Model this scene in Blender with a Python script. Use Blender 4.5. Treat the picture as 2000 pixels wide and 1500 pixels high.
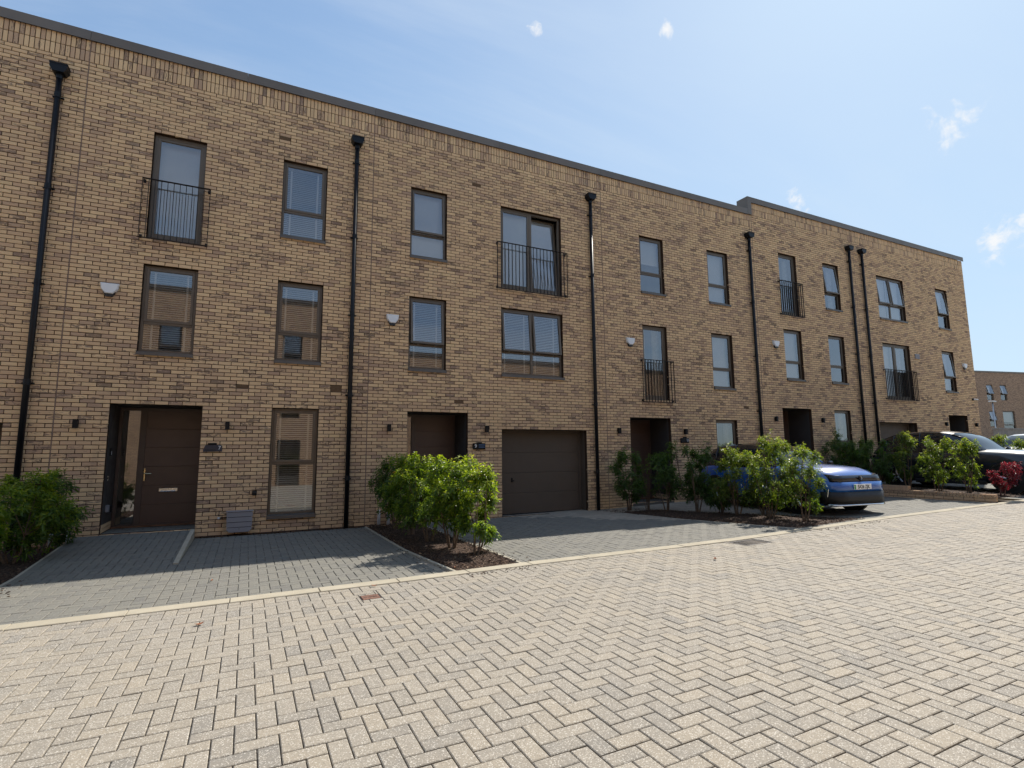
import bpy, math, random
import numpy as np
from mathutils import Vector, Matrix

random.seed(7); RNG = np.random.default_rng(7)
SC = bpy.context.scene
for _o in list(bpy.data.objects): bpy.data.objects.remove(_o)
COL = SC.collection
R = math.radians
BU, CO = 0.225, 0.075            # brick module and course height (m)
HEAD = 2.475                     # height of the front-door heads above the wall foot
def X(u): return u*BU
def Z(v): return v*CO + HEAD

# ------------------------------------------------------------------ camera
CAM_POS = np.array([3.0693, -11.9726, 1.5358])
_f, _p, _r, _y = 1048.9, R(7.256), R(-0.449), R(26.142)
_fw = np.array([math.sin(_y)*math.cos(_p), math.cos(_y)*math.cos(_p), math.sin(_p)])
_ri = np.array([math.cos(_y), -math.sin(_y), 0.0]); _up = np.cross(_ri, _fw)
CR = _ri*math.cos(_r) + _up*math.sin(_r); CU = -_ri*math.sin(_r) + _up*math.cos(_r)
cam = bpy.data.cameras.new('camera'); camo = bpy.data.objects.new('camera', cam); COL.objects.link(camo)
cam.sensor_width = 36; cam.lens = _f/2000*36; cam.clip_start = .05; cam.clip_end = 2000
camo.matrix_world = Matrix(((CR[0], CU[0], -_fw[0], CAM_POS[0]), (CR[1], CU[1], -_fw[1], CAM_POS[1]),
                            (CR[2], CU[2], -_fw[2], CAM_POS[2]), (0, 0, 0, 1)))
SC.camera = camo
def pix(P):
    d = np.asarray(P, float) - CAM_POS; z = d @ _fw; z = np.where(np.abs(z) < 1e-6, 1e-6, z)
    return 1000 + _f*(d @ CR)/z, 750 - _f*(d @ CU)/z, z

# ------------------------------------------------------------------ light
SUN = np.array([.80, .33, 1.0]); SUN /= np.linalg.norm(SUN)
SUN_EL = math.asin(SUN[2]); SUN_AZ = math.atan2(SUN[0], SUN[1])
sl = bpy.data.lights.new('sun', 'SUN'); sl.energy = 4.1; sl.angle = R(.53); sl.color = (1, .93, .83)
so = bpy.data.objects.new('sun', sl); COL.objects.link(so); so.location = (20, 10, 40)
so.rotation_euler = Vector(-SUN).to_track_quat('-Z', 'Y').to_euler()
W = bpy.data.worlds.new('World'); SC.world = W; W.use_nodes = True
wn = W.node_tree; wn.nodes.clear()
def wnode(t, **k):
    n = wn.nodes.new(t)
    for a, b in k.items(): setattr(n, a, b)
    return n
wo = wnode('ShaderNodeOutputWorld'); bg = wnode('ShaderNodeBackground'); bg.inputs[1].default_value = .124
sky = wnode('ShaderNodeTexSky', sky_type='NISHITA', sun_disc=False, sun_elevation=SUN_EL, sun_rotation=SUN_AZ,
            altitude=60, air_density=1.15, dust_density=0.6, ozone_density=.5)
tc = wnode('ShaderNodeTexCoord'); sx = wnode('ShaderNodeSeparateXYZ'); wn.links.new(tc.outputs['Generated'], sx.inputs[0])
def wmath(op, a, b=None, c=None):
    n = wnode('ShaderNodeMath', operation=op)
    for i, q in enumerate((a, b, c)):
        if q is None: continue
        if isinstance(q, (int, float)): n.inputs[i].default_value = q
        else: wn.links.new(q, n.inputs[i])
    return n.outputs[0]
zc = wmath('MAXIMUM', sx.outputs[2], .12)
cx_ = wmath('DIVIDE', sx.outputs[0], zc); cy_ = wmath('DIVIDE', sx.outputs[1], zc)
cv = wnode('ShaderNodeCombineXYZ'); wn.links.new(cx_, cv.inputs[0]); wn.links.new(cy_, cv.inputs[1])
mp = wnode('ShaderNodeMapping'); mp.inputs['Rotation'].default_value = (0, 0, R(38)); mp.inputs['Scale'].default_value = (.28, 1.1, 1)
wn.links.new(cv.outputs[0], mp.inputs[0])
nz = wnode('ShaderNodeTexNoise'); nz.inputs['Scale'].default_value = 1.3; nz.inputs['Detail'].default_value = 9; nz.inputs['Roughness'].default_value = .6; nz.inputs['Distortion'].default_value = .6
wn.links.new(mp.outputs[0], nz.inputs['Vector'])
def wramp(src, lo, hi, out_lo=0.0, out_hi=1.0):
    n = wnode('ShaderNodeMapRange', interpolation_type='SMOOTHSTEP')
    wn.links.new(src, n.inputs[0])
    for i, q in enumerate((lo, hi, out_lo, out_hi)): n.inputs[i+1].default_value = q
    return n.outputs[0]
cirrus = wramp(nz.outputs[0], .34, .76, .0, .34)
# small fair-weather clouds: fine noise broken out only where a broad noise is high, all over the sky
nb = wnode('ShaderNodeTexNoise'); nb.inputs['Scale'].default_value = 7; nb.inputs['Detail'].default_value = 10; nb.inputs['Roughness'].default_value = .62
wn.links.new(tc.outputs['Generated'], nb.inputs['Vector'])
def pixdir(px, py):
    d = _fw + CR*(px-1000)/_f + CU*(750-py)/_f
    return d/np.linalg.norm(d)
puffs = None
for (px, py, rad) in ((1850, 240, .062), (1990, 462, .078), (1303, 58, .027), (1048, 58, .029), (1563, 398, .044), (1078, 300, .022)):
    vd = wnode('ShaderNodeVectorMath', operation='DISTANCE'); wn.links.new(tc.outputs['Generated'], vd.inputs[0])
    vd.inputs[1].default_value = tuple(pixdir(px, py))
    m = wramp(vd.outputs['Value'], rad, 0.0, 0, .27)
    puffs = m if puffs is None else wmath('MAXIMUM', puffs, m)
nf = wnode('ShaderNodeTexNoise'); nf.inputs['Scale'].default_value = 26; nf.inputs['Detail'].default_value = 8; nf.inputs['Roughness'].default_value = .6
wn.links.new(tc.outputs['Generated'], nf.inputs['Vector'])
warp = wnode('ShaderNodeTexNoise'); warp.inputs['Scale'].default_value = 14; warp.inputs['Detail'].default_value = 4
wn.links.new(tc.outputs['Generated'], warp.inputs['Vector'])
ws = wnode('ShaderNodeVectorMath', operation='MULTIPLY_ADD'); wn.links.new(warp.outputs['Color'], ws.inputs[0]); ws.inputs[1].default_value = (.05, .05, .09); wn.links.new(tc.outputs['Generated'], ws.inputs[2])
wn.links.new(ws.outputs[0], nf.inputs['Vector'])
cum = wramp(wmath('ADD', nf.outputs[0], puffs), .66, .90, 0, .92)
cum2 = wmath('MULTIPLY', cum, wramp(puffs, 0.0, .06))
mx = wnode('ShaderNodeMix', data_type='RGBA'); mx.inputs[7].default_value = (6.6, 7.1, 7.8, 1)
tn = wnode('ShaderNodeMix', data_type='RGBA', blend_type='MULTIPLY'); tn.inputs[0].default_value = 1; tn.inputs[7].default_value = (.85, .94, 1.05, 1); wn.links.new(sky.outputs[0], tn.inputs[6])
wn.links.new(cirrus, mx.inputs[0]); wn.links.new(tn.outputs[2], mx.inputs[6])
# brightness compression put into the sky colour, rolling off softly instead of clipping
ch = wnode('ShaderNodeSeparateColor'); wn.links.new(mx.outputs[2], ch.inputs[0]); cc_ = wnode('ShaderNodeCombineColor')
for k_, lim in enumerate((3.2, 4.2, 5.2)):
    q_ = wmath('DIVIDE', ch.outputs[k_], lim); wn.links.new(wmath('DIVIDE', ch.outputs[k_], wmath('SQRT', wmath('ADD', wmath('MULTIPLY', q_, q_), 1.0))), cc_.inputs[k_])
mx2 = wnode('ShaderNodeMix', data_type='RGBA'); mx2.inputs[7].default_value = (4.3, 4.35, 4.4, 1)
wn.links.new(cum2, mx2.inputs[0]); wn.links.new(cc_.outputs[0], mx2.inputs[6])
wn.links.new(mx2.outputs[2], bg.inputs[0]); wn.links.new(bg.outputs[0], wo.inputs[0])

vs = SC.view_settings; vs.view_transform = 'Standard'; vs.look = 'None'; vs.exposure = 0.84; vs.gamma = 1; vs.use_curve_mapping = False
SC.render.engine = 'CYCLES'; cy = SC.cycles
cy.use_denoising = True; cy.use_adaptive_sampling = True; cy.adaptive_threshold = .025; cy.max_bounces = 6; cy.diffuse_bounces = 2; cy.glossy_bounces = 3; cy.transmission_bounces = 2; cy.transparent_max_bounces = 8
cy.caustics_reflective = False; cy.caustics_refractive = False; cy.sample_clamp_indirect = 6

# ------------------------------------------------------------------ materials
class M:
    """tiny node helper"""
    def __init__(s, name):
        s.m = bpy.data.materials.new(name); s.m.use_nodes = True; s.t = s.m.node_tree; s.t.nodes.clear()
        s.out = s.n('ShaderNodeOutputMaterial')
    def n(s, typ, **k):
        q = s.t.nodes.new(typ)
        for a, b in k.items(): setattr(q, a, b)
        return q
    def l(s, a, b): s.t.links.new(a, b)
    def put(s, node, key, val):
        i = node.inputs[key]
        if hasattr(val, 'is_output') or isinstance(val, bpy.types.NodeSocket): s.l(val, i)
        else:
            if isinstance(val, (tuple, list)) and len(val) == 3 and i.type == 'RGBA': val = (*val, 1)
            i.default_value = val
    def math(s, op, a, b=None, c=None):
        q = s.n('ShaderNodeMath', operation=op)
        for i, w in enumerate((a, b, c)):
            if w is not None: s.put(q, i, w)
        return q.outputs[0]
    def vmath(s, op, a, b=None):
        q = s.n('ShaderNodeVectorMath', operation=op); s.put(q, 0, a)
        if b is not None: s.put(q, 1, b)
        return q.outputs[0]
    def pos(s): return s.n('ShaderNodeNewGeometry').outputs['Position']
    def obj(s): return s.n('ShaderNodeTexCoord').outputs['Object']
    def sep(s, v):
        q = s.n('ShaderNodeSeparateXYZ'); s.l(v, q.inputs[0]); return q.outputs
    def comb(s, x, y, z):
        q = s.n('ShaderNodeCombineXYZ')
        for i, w in enumerate((x, y, z)): s.put(q, i, w)
        return q.outputs[0]
    def noise(s, v, scale, detail=3, rough=.55, dist=0, color=False):
        q = s.n('ShaderNodeTexNoise'); s.l(v, q.inputs['Vector'])
        q.inputs['Scale'].default_value = scale; q.inputs['Detail'].default_value = detail
        q.inputs['Roughness'].default_value = rough; q.inputs['Distortion'].default_value = dist
        return q.outputs[1 if color else 0]
    def white(s, v, color=False):
        q = s.n('ShaderNodeTexWhiteNoise', noise_dimensions='3D'); s.l(v, q.inputs['Vector'])
        return q.outputs['Color' if color else 'Value']
    def scale(s, v, t):
        q = s.n('ShaderNodeVectorMath', operation='MULTIPLY'); s.l(v, q.inputs[0]); q.inputs[1].default_value = t; return q.outputs[0]
    def mr(s, v, a, b, c=0., d=1., smooth=True):
        q = s.n('ShaderNodeMapRange'); q.interpolation_type = 'SMOOTHSTEP' if smooth else 'LINEAR'
        s.put(q, 0, v)
        for i, w in enumerate((a, b, c, d)): q.inputs[i+1].default_value = w
        return q.outputs[0]
    def mix(s, f, a, b, blend='MIX'):
        q = s.n('ShaderNodeMix', data_type='RGBA', blend_type=blend); s.put(q, 0, f); s.put(q, 6, a); s.put(q, 7, b); return q.outputs[2]
    def ramp(s, v, stops, const=False):
        q = s.n('ShaderNodeValToRGB'); s.l(v, q.inputs[0]); e = q.color_ramp.elements
        if const: q.color_ramp.interpolation = 'CONSTANT'
        while len(e) < len(stops): e.new(.5)
        for el, (p, c) in zip(e, stops): el.position = p; el.color = (*c, 1)
        return q.outputs[0]
    def attr(s, n): return s.n('ShaderNodeAttribute', attribute_name=n).outputs['Fac']
    def orand(s): return s.n('ShaderNodeObjectInfo').outputs['Random']
    def bump(s, h, strength=.3, dist=.01):
        q = s.n('ShaderNodeBump'); s.put(q, 'Height', h); q.inputs['Strength'].default_value = strength; q.inputs['Distance'].default_value = dist
        return q.outputs[0]
    def bsdf(s, color, rough=.6, metal=0., spec=.5, normal=None, **k):
        q = s.n('ShaderNodeBsdfPrincipled'); s.put(q, 'Base Color', color); s.put(q, 'Roughness', rough); s.put(q, 'Metallic', metal)
        q.inputs['Specular IOR Level'].default_value = spec
        if normal is not None: s.l(normal, q.inputs['Normal'])
        for a, b in k.items(): s.put(q, a.replace('_', ' '), b)
        return q.outputs[0]
    def done(s, sh): s.l(sh, s.out.inputs[0]); return s.m

MAT = {}
def simple(name, col, rough=.5, metal=0., spec=.5, var=.12, scale=6., bump=.0, bscale=80., **k):
    m = M(name); p = m.obj()
    n = m.noise(p, scale, 4)
    c = m.mix(m.mr(n, .3, .7), tuple(max(0, q*(1-var)) for q in col), tuple(min(1, q*(1+var)) for q in col))
    rr = m.mr(m.noise(p, scale*2.3, 3), .3, .7, max(.02, rough-.06), min(1, rough+.06))
    nr = m.bump(m.noise(p, bscale, 3), bump, .004) if bump else None
    MAT[name] = m.done(m.bsdf(c, rr, metal, spec, nr, **k)); return MAT[name]

def brick_mat(name, soldier=False, tint=(1, 1, 1), local=False):
    m = M(name); p = m.obj() if local else m.pos(); x, y, z = m.sep(p)
    if soldier:
        col = m.math('FLOOR', m.math('DIVIDE', x, CO)); row = m.math('FLOOR', m.math('DIVIDE', z, BU))
        st = (60, 60, 9)
    else:
        row = m.math('FLOOR', m.math('DIVIDE', m.math('ADD', z, .0005), CO))
        par = m.math('MODULO', m.math('ABSOLUTE', row), 2.0)
        col = m.math('FLOOR', m.math('ADD', m.math('DIVIDE', x, BU), m.math('MULTIPLY', par, .5)))
        st = (9, 60, 34)
    idv = m.comb(col, row, 3.7 if soldier else 1.3)
    r = m.sep(m.white(idv, True))
    base = m.ramp(r[0], [(0, (.735, .51, .295)), (.32, (.68, .462, .266)), (.60, (.625, .418, .248)), (.82, (.54, .355, .225)), (.95, (.41, .268, .185)), (1, (.72, .51, .28))])
    off = m.vmath('ADD', p, m.vmath('MULTIPLY', m.white(idv, True), (7., 7., 7.)))
    blot = m.noise(m.scale(off, st), 1., 5, .68, .5)
    thr = m.math('SUBTRACT', m.mr(m.math('POWER', r[1], 2.0), 0, 1, .73, .44, False), m.mr(m.noise(p, .9, 3), .35, .7, -.03, .06))
    mask = m.math('MULTIPLY', m.mr(m.math('SUBTRACT', blot, thr), -.015, .055), .78)
    dark = m.mix(r[2], (.085, .055, .052), (.15, .102, .096))
    c = m.mix(mask, base, dark)
    edge = m.noise(m.scale(off, (30, 30, 70)), 1., 4, .6)
    c = m.mix(m.mr(edge, .60, .78, 0, .34), c, (.25, .172, .128))
    fine = m.noise(p, 260, 3, .6)
    c = m.mix(m.mr(fine, .35, .72, 0, .30), c, (.66, .50, .32))
    big = m.noise(p, .33, 3, .5)
    c = m.mix(m.mr(big, .42, .75, 0, .16), c, (.26, .18, .14))
    run = m.noise(m.scale(p, (2.6, 2.6, .22)), 1, 4, .6); c = m.mix(m.mr(run, .58, .76, 0, .20), c, (.22, .15, .115))
    bloom = m.noise(p, 1.7, 5, .65); c = m.mix(m.mr(bloom, .60, .80, 0, .22), c, (.66, .55, .42))
    if tint != (1, 1, 1): c = m.mix(1.0, c, tint, 'MULTIPLY')
    h = m.math('ADD', m.math('MULTIPLY', fine, .5), m.noise(m.scale(p, (40, 40, 90)), 1, 4, .6))
    return m.done(m.bsdf(c, .9, 0, .12, m.bump(h, .45, .004)))
MAT['brick'] = brick_mat('brick_buff'); MAT['soldier'] = brick_mat('brick_buff_soldier', True)
def mortar():
    m = M('mortar_brown'); p = m.pos(); n = m.noise(p, 90, 4)
    c = m.mix(n, (.042, .026, .019), (.078, .050, .036)); MAT['mortar'] = m.done(m.bsdf(c, 1., 0, .0, m.bump(n, .4, .003)))
mortar()
def far_brick(name, dirx, ca=(.42, .285, .19), cb=(.24, .165, .12)):
    m = M(name); p = m.pos(); x, y, z = m.sep(p)
    s = m.math('ADD', m.math('MULTIPLY', x, dirx[0]), m.math('MULTIPLY', y, dirx[1]))
    q = m.n('ShaderNodeTexBrick'); m.l(m.comb(s, z, 0), q.inputs['Vector'])
    q.inputs['Scale'].default_value = 1; q.inputs['Brick Width'].default_value = BU; q.inputs['Row Height'].default_value = CO
    q.inputs['Mortar Size'].default_value = .006; q.inputs['Bias'].default_value = -.2
    q.inputs['Color1'].default_value = (*ca, 1); q.inputs['Color2'].default_value = (*cb, 1); q.inputs['Mortar'].default_value = (.08, .055, .042, 1)
    blot = m.noise(m.scale(p, (5, 5, 18)), 1, 5, .65)
    c = m.mix(m.mr(blot, .5, .72, 0, .65), q.outputs[0], (.16, .11, .10))
    MAT[name] = m.done(m.bsdf(c, .9, 0, .2, m.bump(q.outputs['Fac'], .5, -.004))); return MAT[name]

def paver_mat(name, cols, joint_speck, contrast=1.0):
    m = M(name); p = m.pos()
    rnd = m.math('FRACT', m.math('ADD', m.attr('rnd'), m.orand()))
    r2 = m.sep(m.white(m.comb(m.math('MULTIPLY', rnd, 917.), m.math('MULTIPLY', rnd, 131.), .5), True))
    base = m.ramp(r2[0], [(i/(len(cols)-1), c) for i, c in enumerate(cols)])
    blot = m.noise(p, 9, 4, .6); base = m.mix(m.mr(blot, .35, .7, 0, .35), base, cols[len(cols)//2])
    big = m.noise(p, .45, 4, .6); base = m.mix(m.mr(big, .45, .75, 0, .35), base, joint_speck[2]); st_ = m.noise(m.scale(p, (.35, 1.6, 1)), 1, 5, .62); base = m.mix(m.mr(st_, .56, .74, 0, .30), base, joint_speck[0]); ol = m.noise(p, 2.1, 2, .5); base = m.mix(m.mr(ol, .74, .80, 0, .45), base, joint_speck[0]); gm = m.n('ShaderNodeTexVoronoi'); m.l(m.scale(p, (1, 1, 0)), gm.inputs['Vector']); gm.inputs['Scale'].default_value = 1.3; base = m.mix(m.mr(gm.outputs['Distance'], .034, .022, 0, .7), base, joint_speck[0])
    g1 = m.noise(p, 230, 2, .6); g2 = m.noise(p, 120, 3, .7); vo = m.n('ShaderNodeTexVoronoi'); m.l(p, vo.inputs['Vector']); vo.inputs['Scale'].default_value = 190
    vr = m.sep(vo.outputs['Color'])[0]
    c = m.mix(m.mr(g2, .52, .70, 0, .55*contrast), base, joint_speck[0])
    c = m.mix(m.mr(vr, .80, .97, 0, .75*contrast), c, joint_speck[1])
    c = m.mix(m.mr(vr, .10, .02, 0, .6*contrast), c, joint_speck[0])
    h = m.math('ADD', m.math('MULTIPLY', g1, .6), g2)
    MAT[name] = m.done(m.bsdf(c, m.mr(g1, .3, .7, .7, .9), 0, .2, m.bump(h, .55, .003)))
paver_mat('paver_road', [(.285, .255, .210), (.262, .236, .197), (.228, .208, .178), (.295, .258, .204), (.27, .241, .197), (.195, .182, .162)],
          [(.13, .12, .105), (.55, .52, .46), (.27, .25, .22)])
paver_mat('paver_drive', [(.172, .167, .146), (.156, .153, .136), (.183, .176, .151), (.163, .158, .14), (.138, .135, .124)],
          [(.10, .10, .096), (.33, .32, .30), (.175, .172, .158)], .6)
def sand(name, a, b):
    m = M(name); p = m.pos(); n = m.noise(p, 160, 3); n2 = m.noise(p, 3, 4)
    c = m.mix(m.mr(n2, .3, .7), m.mix(n, a, b), b); MAT[name] = m.done(m.bsdf(c, .95, 0, .2, m.bump(n, .6, .004)))
sand('joint_road', (.07, .058, .048), (.13, .11, .09)); sand('joint_drive', (.07, .066, .06), (.15, .14, .12))
sand('concrete_edge', (.30, .275, .225), (.42, .385, .31)); sand('kerb_conc', (.29, .258, .198), (.39, .352, .275))
def mulch():
    m = M('bark_mulch'); p = m.pos(); v = m.n('ShaderNodeTexVoronoi'); m.l(m.scale(p, (45, 70, 60)), v.inputs['Vector']); v.inputs['Scale'].default_value = 1
    r = m.sep(v.outputs['Color']); c = m.ramp(r[0], [(0, (.018, .011, .008)), (.5, (.05, .029, .020)), (.85, (.095, .058, .04)), (1, (.17, .115, .08))])
    MAT['mulch'] = m.done(m.bsdf(c, .9, 0, .25, m.bump(m.math('ADD', r[1], m.noise(p, 120, 3)), .9, .02)))
    m = M('bark_chip'); rn = m.attr('rnd')
    c = m.ramp(rn, [(0, (.022, .013, .009)), (.45, (.06, .034, .023)), (.8, (.12, .072, .048)), (1, (.24, .17, .115))])
    MAT['chip'] = m.done(m.bsdf(c, .85, 0, .3, m.bump(m.noise(m.pos(), 200, 3), .5, .003)))
mulch()
def far_ground():
    m = M('far_paving'); p = m.pos(); q = m.n('ShaderNodeTexBrick'); m.l(p, q.inputs['Vector'])
    q.inputs['Scale'].default_value = 1; q.inputs['Brick Width'].default_value = .226; q.inputs['Row Height'].default_value = .113; q.inputs['Mortar Size'].default_value = .004
    q.inputs['Color1'].default_value = (.38, .33, .265, 1); q.inputs['Color2'].default_value = (.28, .25, .21, 1); q.inputs['Mortar'].default_value = (.14, .12, .10, 1)
    c = m.mix(m.mr(m.noise(p, .5, 4), .4, .7, 0, .3), q.outputs[0], (.27, .245, .21)); MAT['far_paving'] = m.done(m.bsdf(c, .8, 0, .3))
far_ground()
simple('frame_bronze', (.125, .096, .070), .42, .25, .5, .08, 3)
simple('sill_metal', (.115, .100, .088), .45, .35, .5, .1, 3)
simple('coping_metal', (.155, .128, .106), .48, .35, .5, .10, 1.2)
simple('pipe_black', (.005, .006, .009), .42, 0, .28, .15, 4)
simple('door_brown', (.088, .052, .040), .42, 0, .5, .06, 3, .12, 320)
simple('door_frame', (.078, .052, .042), .45, 0, .5, .06, 3)
simple('porch_panel', (.058, .052, .050), .6, 0, .2, .06, 3)
simple('garage_brown', (.100, .076, .058), .6, 0, .25, .05, 2, .25, 240)
simple('lamp_black', (.006, .006, .007), .5, 0, .25, .1, 4)
simple('rail_brown', (.024, .018, .016), .55, .1, .3, .1, 6)
simple('alarm_white', (.72, .73, .75), .35, 0, .5, .03, 4)
simple('alarm_dark', (.015, .015, .018), .35)
simple('steel', (.55, .54, .52), .3, 1., .5, .06, 12)
simple('brass', (.62, .50, .30), .28, 1., .5, .06, 12)
simple('sign_navy', (.022, .027, .045), .35, 0, .5, .1, 9)
simple('sign_white', (.80, .81, .82), .4, 0, .4, .02)
simple('sign_blue', (.05, .11, .22), .4)
simple('meter_grey', (.25, .245, .265), .55, 0, .4, .06, 5)
simple('threshold_wood', (.15, .075, .040), .5, 0, .4, .2, 9)
simple('pvc_white', (.62, .64, .68), .45, 0, .4, .05, 8)
simple('blind_white', (.84, .83, .82), .6, 0, .3, .03, 3)
simple('curtain_grey', (.50, .50, .50), .9, 0, .1, .12, 8)
simple('curtain_warm', (.60, .52, .40), .9, 0, .1, .10, 8)
simple('interior', (.22, .20, .18), .9, 0, .2, .1, 2)
simple('vent_brown', (.15, .095, .055), .7, 0, .3, .1, 20)
simple('sealant', (.255, .180, .140), .8, 0, .2, .10, 20)
simple('iron_rust', (.165, .088, .064), .75, .1, .3, .30, 40, .5, 260)
simple('iron_dark', (.055, .05, .05), .55, .5, .5, .2, 30, .4, 200)
simple('galv', (.42, .43, .44), .42, .8, .5, .1, 10)
simple('stem_bark', (.135, .095, .065), .85, 0, .2, .25, 30, .5, 120)
simple('stem_red', (.10, .045, .04), .7, 0, .3, .2, 30)
simple('tyre', (.016, .016, .017), .8, 0, .3, .1, 20)
simple('alloy', (.52, .53, .55), .3, .9, .5, .05, 10)
simple('plastic_black', (.014, .014, .016), .5, 0, .4, .1, 10)
simple('gloss_black', (.008, .008, .010), .08, 0, .6, .02, 2)
simple('chrome', (.7, .71, .73), .12, 1., .5, .03, 4)
simple('plate_white', (.80, .80, .78), .4, 0, .4, .02)
simple('plate_green', (.02, .30, .07), .4, 0, .4, .02)
simple('plate_black', (.008, .008, .008), .5)
simple('roof_felt', (.12, .12, .12), .9)
simple('grey_wall', (.20, .19, .18), .9, 0, .2, .15, 3)
simple('dead_leaf', (.24, .085, .035), .7, 0, .3, .35, 30)
def car_paint(name, col, flake=.25):
    m = M(name); n = m.noise(m.obj(), 700, 2)
    c = m.mix(m.mr(n, .3, .7), tuple(q*.9 for q in col), tuple(min(1, q*1.1) for q in col))
    MAT[name] = m.done(m.bsdf(c, .34, flake, .5, None, Coat_Weight=1.0, Coat_Roughness=.03))
car_paint('paint_blue', (.008, .10, .40), .0); car_paint('paint_black', (.010, .012, .020), .3); car_paint('paint_white', (.74, .75, .76), 0.)
def glass():
    m = M('window_glass'); fr = m.n('ShaderNodeFresnel'); fr.inputs[0].default_value = 1.9
    gl = m.n('ShaderNodeBsdfGlossy'); gl.inputs['Roughness'].default_value = .012; gl.inputs['Color'].default_value = (.93, .95, 1, 1)
    tr = m.n('ShaderNodeBsdfTransparent'); tr.inputs[0].default_value = (.93, .95, .95, 1)
    f = m.math('MULTIPLY', m.math('ADD', fr.outputs[0], .07), 1.24)
    f = m.math('MINIMUM', f, .96)
    ms = m.n('ShaderNodeMixShader'); m.l(f, ms.inputs[0]); m.l(tr.outputs[0], ms.inputs[1]); m.l(gl.outputs[0], ms.inputs[2]); MAT['glass'] = m.done(ms.outputs[0])
    m = M('window_glass_clear'); tr = m.n('ShaderNodeBsdfTransparent'); tr.inputs[0].default_value = (.97, .98, .98, 1); MAT['glass_clear'] = m.done(tr.outputs[0])
    m = M('car_glass'); MAT['car_glass'] = m.done(m.bsdf((.012, .015, .017), .03, 0, .75))
    m = M('lamp_glass'); MAT['lamp_glass'] = m.done(m.bsdf((.10, .11, .12), .08, .4, .7))
glass()
def leaf(name, stops, trans):
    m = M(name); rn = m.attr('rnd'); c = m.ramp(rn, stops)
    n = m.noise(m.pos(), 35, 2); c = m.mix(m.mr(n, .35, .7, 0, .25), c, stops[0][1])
    pr = m.bsdf(c, .34, 0, .45); t = m.n('ShaderNodeBsdfTranslucent'); m.l(m.mix(1., c, trans, 'MULTIPLY'), t.inputs[0])
    ms = m.n('ShaderNodeMixShader'); ms.inputs[0].default_value = .46; m.l(pr, ms.inputs[1]); m.l(t.outputs[0], ms.inputs[2])
    MAT[name] = m.done(ms.outputs[0])
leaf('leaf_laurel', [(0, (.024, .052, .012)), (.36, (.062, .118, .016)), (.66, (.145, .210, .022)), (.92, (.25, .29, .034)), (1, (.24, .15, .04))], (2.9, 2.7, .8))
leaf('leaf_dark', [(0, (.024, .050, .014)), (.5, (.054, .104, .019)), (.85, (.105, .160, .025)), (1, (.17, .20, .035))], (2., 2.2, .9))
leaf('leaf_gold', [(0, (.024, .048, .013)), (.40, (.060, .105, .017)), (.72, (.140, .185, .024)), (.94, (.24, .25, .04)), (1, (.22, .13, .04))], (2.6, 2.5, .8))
leaf('leaf_red', [(0, (.07, .010, .016)), (.5, (.14, .016, .026)), (.9, (.24, .032, .042)), (1, (.32, .09, .07))], (1.8, 1.2, 1.2))
leaf('leaf_pink', [(0, (.20, .13, .08)), (.5, (.34, .22, .17)), (1, (.48, .34, .28))], (1.5, 1.3, 1.2))

# ------------------------------------------------------------------ geometry helpers
BASE = {}          # builder-frame position of every object
def tag(o, label=None, cat=None, group=None, kind=None):
    if label: o['label'] = label
    if cat: o['category'] = cat
    if group: o['group'] = group
    if kind: o['kind'] = kind
    return o
def root(name, loc, label, cat, group=None, rotz=0., local=False):
    o = bpy.data.objects.new(name, None); COL.objects.link(o); o.location = loc; o.rotation_euler = (0, 0, rotz)
    o.empty_display_size = .2; BASE[o.name] = np.zeros(3) if local else np.array(loc, float)
    return tag(o, label, cat, group)
def mesh_np(name, V, F, rnd=None, smooth=False):
    """V (n,3); F (m,k) uniform polygons or list of arrays"""
    me = bpy.data.meshes.new(name); V = np.asarray(V, np.float32)
    Fs = F if isinstance(F, list) else [F]
    Fs = [np.asarray(f, np.int32) for f in Fs if len(f)]
    nl = sum(f.size for f in Fs); npoly = sum(len(f) for f in Fs)
    me.vertices.add(len(V)); me.vertices.foreach_set('co', V.ravel())
    me.loops.add(nl); me.loops.foreach_set('vertex_index', np.concatenate([f.ravel() for f in Fs]))
    me.polygons.add(npoly)
    tot = np.concatenate([np.full(len(f), f.shape[1], np.int32) for f in Fs]); st = np.concatenate([[0], np.cumsum(tot)[:-1]]).astype(np.int32)
    me.polygons.foreach_set('loop_start', st); me.polygons.foreach_set('loop_total', tot)
    me.polygons.foreach_set('use_smooth', np.full(npoly, bool(smooth)))
    me.update(calc_edges=True)
    if rnd is not None:
        a = me.attributes.new('rnd', 'FLOAT', 'POINT'); a.data.foreach_set('value', np.asarray(rnd, np.float32))
    return me
def place(name, V, F, mat, parent=None, rnd=None, smooth=False, kind=None, origin=None):
    V = np.asarray(V, float).reshape(-1, 3)
    if origin is None:
        origin = (V.min(0)+V.max(0))/2; origin[2] = V[:, 2].min()
    me = mesh_np(name, V-origin, F, rnd, smooth)
    mats = mat if isinstance(mat, (list, tuple)) else [mat]
    for q in mats: me.materials.append(MAT[q] if isinstance(q, str) else q)
    o = bpy.data.objects.new(name, me); COL.objects.link(o)
    BASE[o.name] = np.array(origin, float)
    if parent is not None:
        o.parent = parent; o.location = origin - BASE[parent.name]
    else: o.location = origin
    if kind: o['kind'] = kind
    return o
BOXF = [(0, 3, 2, 1), (4, 5, 6, 7), (0, 1, 5, 4), (1, 2, 6, 5), (2, 3, 7, 6), (3, 0, 4, 7)]
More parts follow.
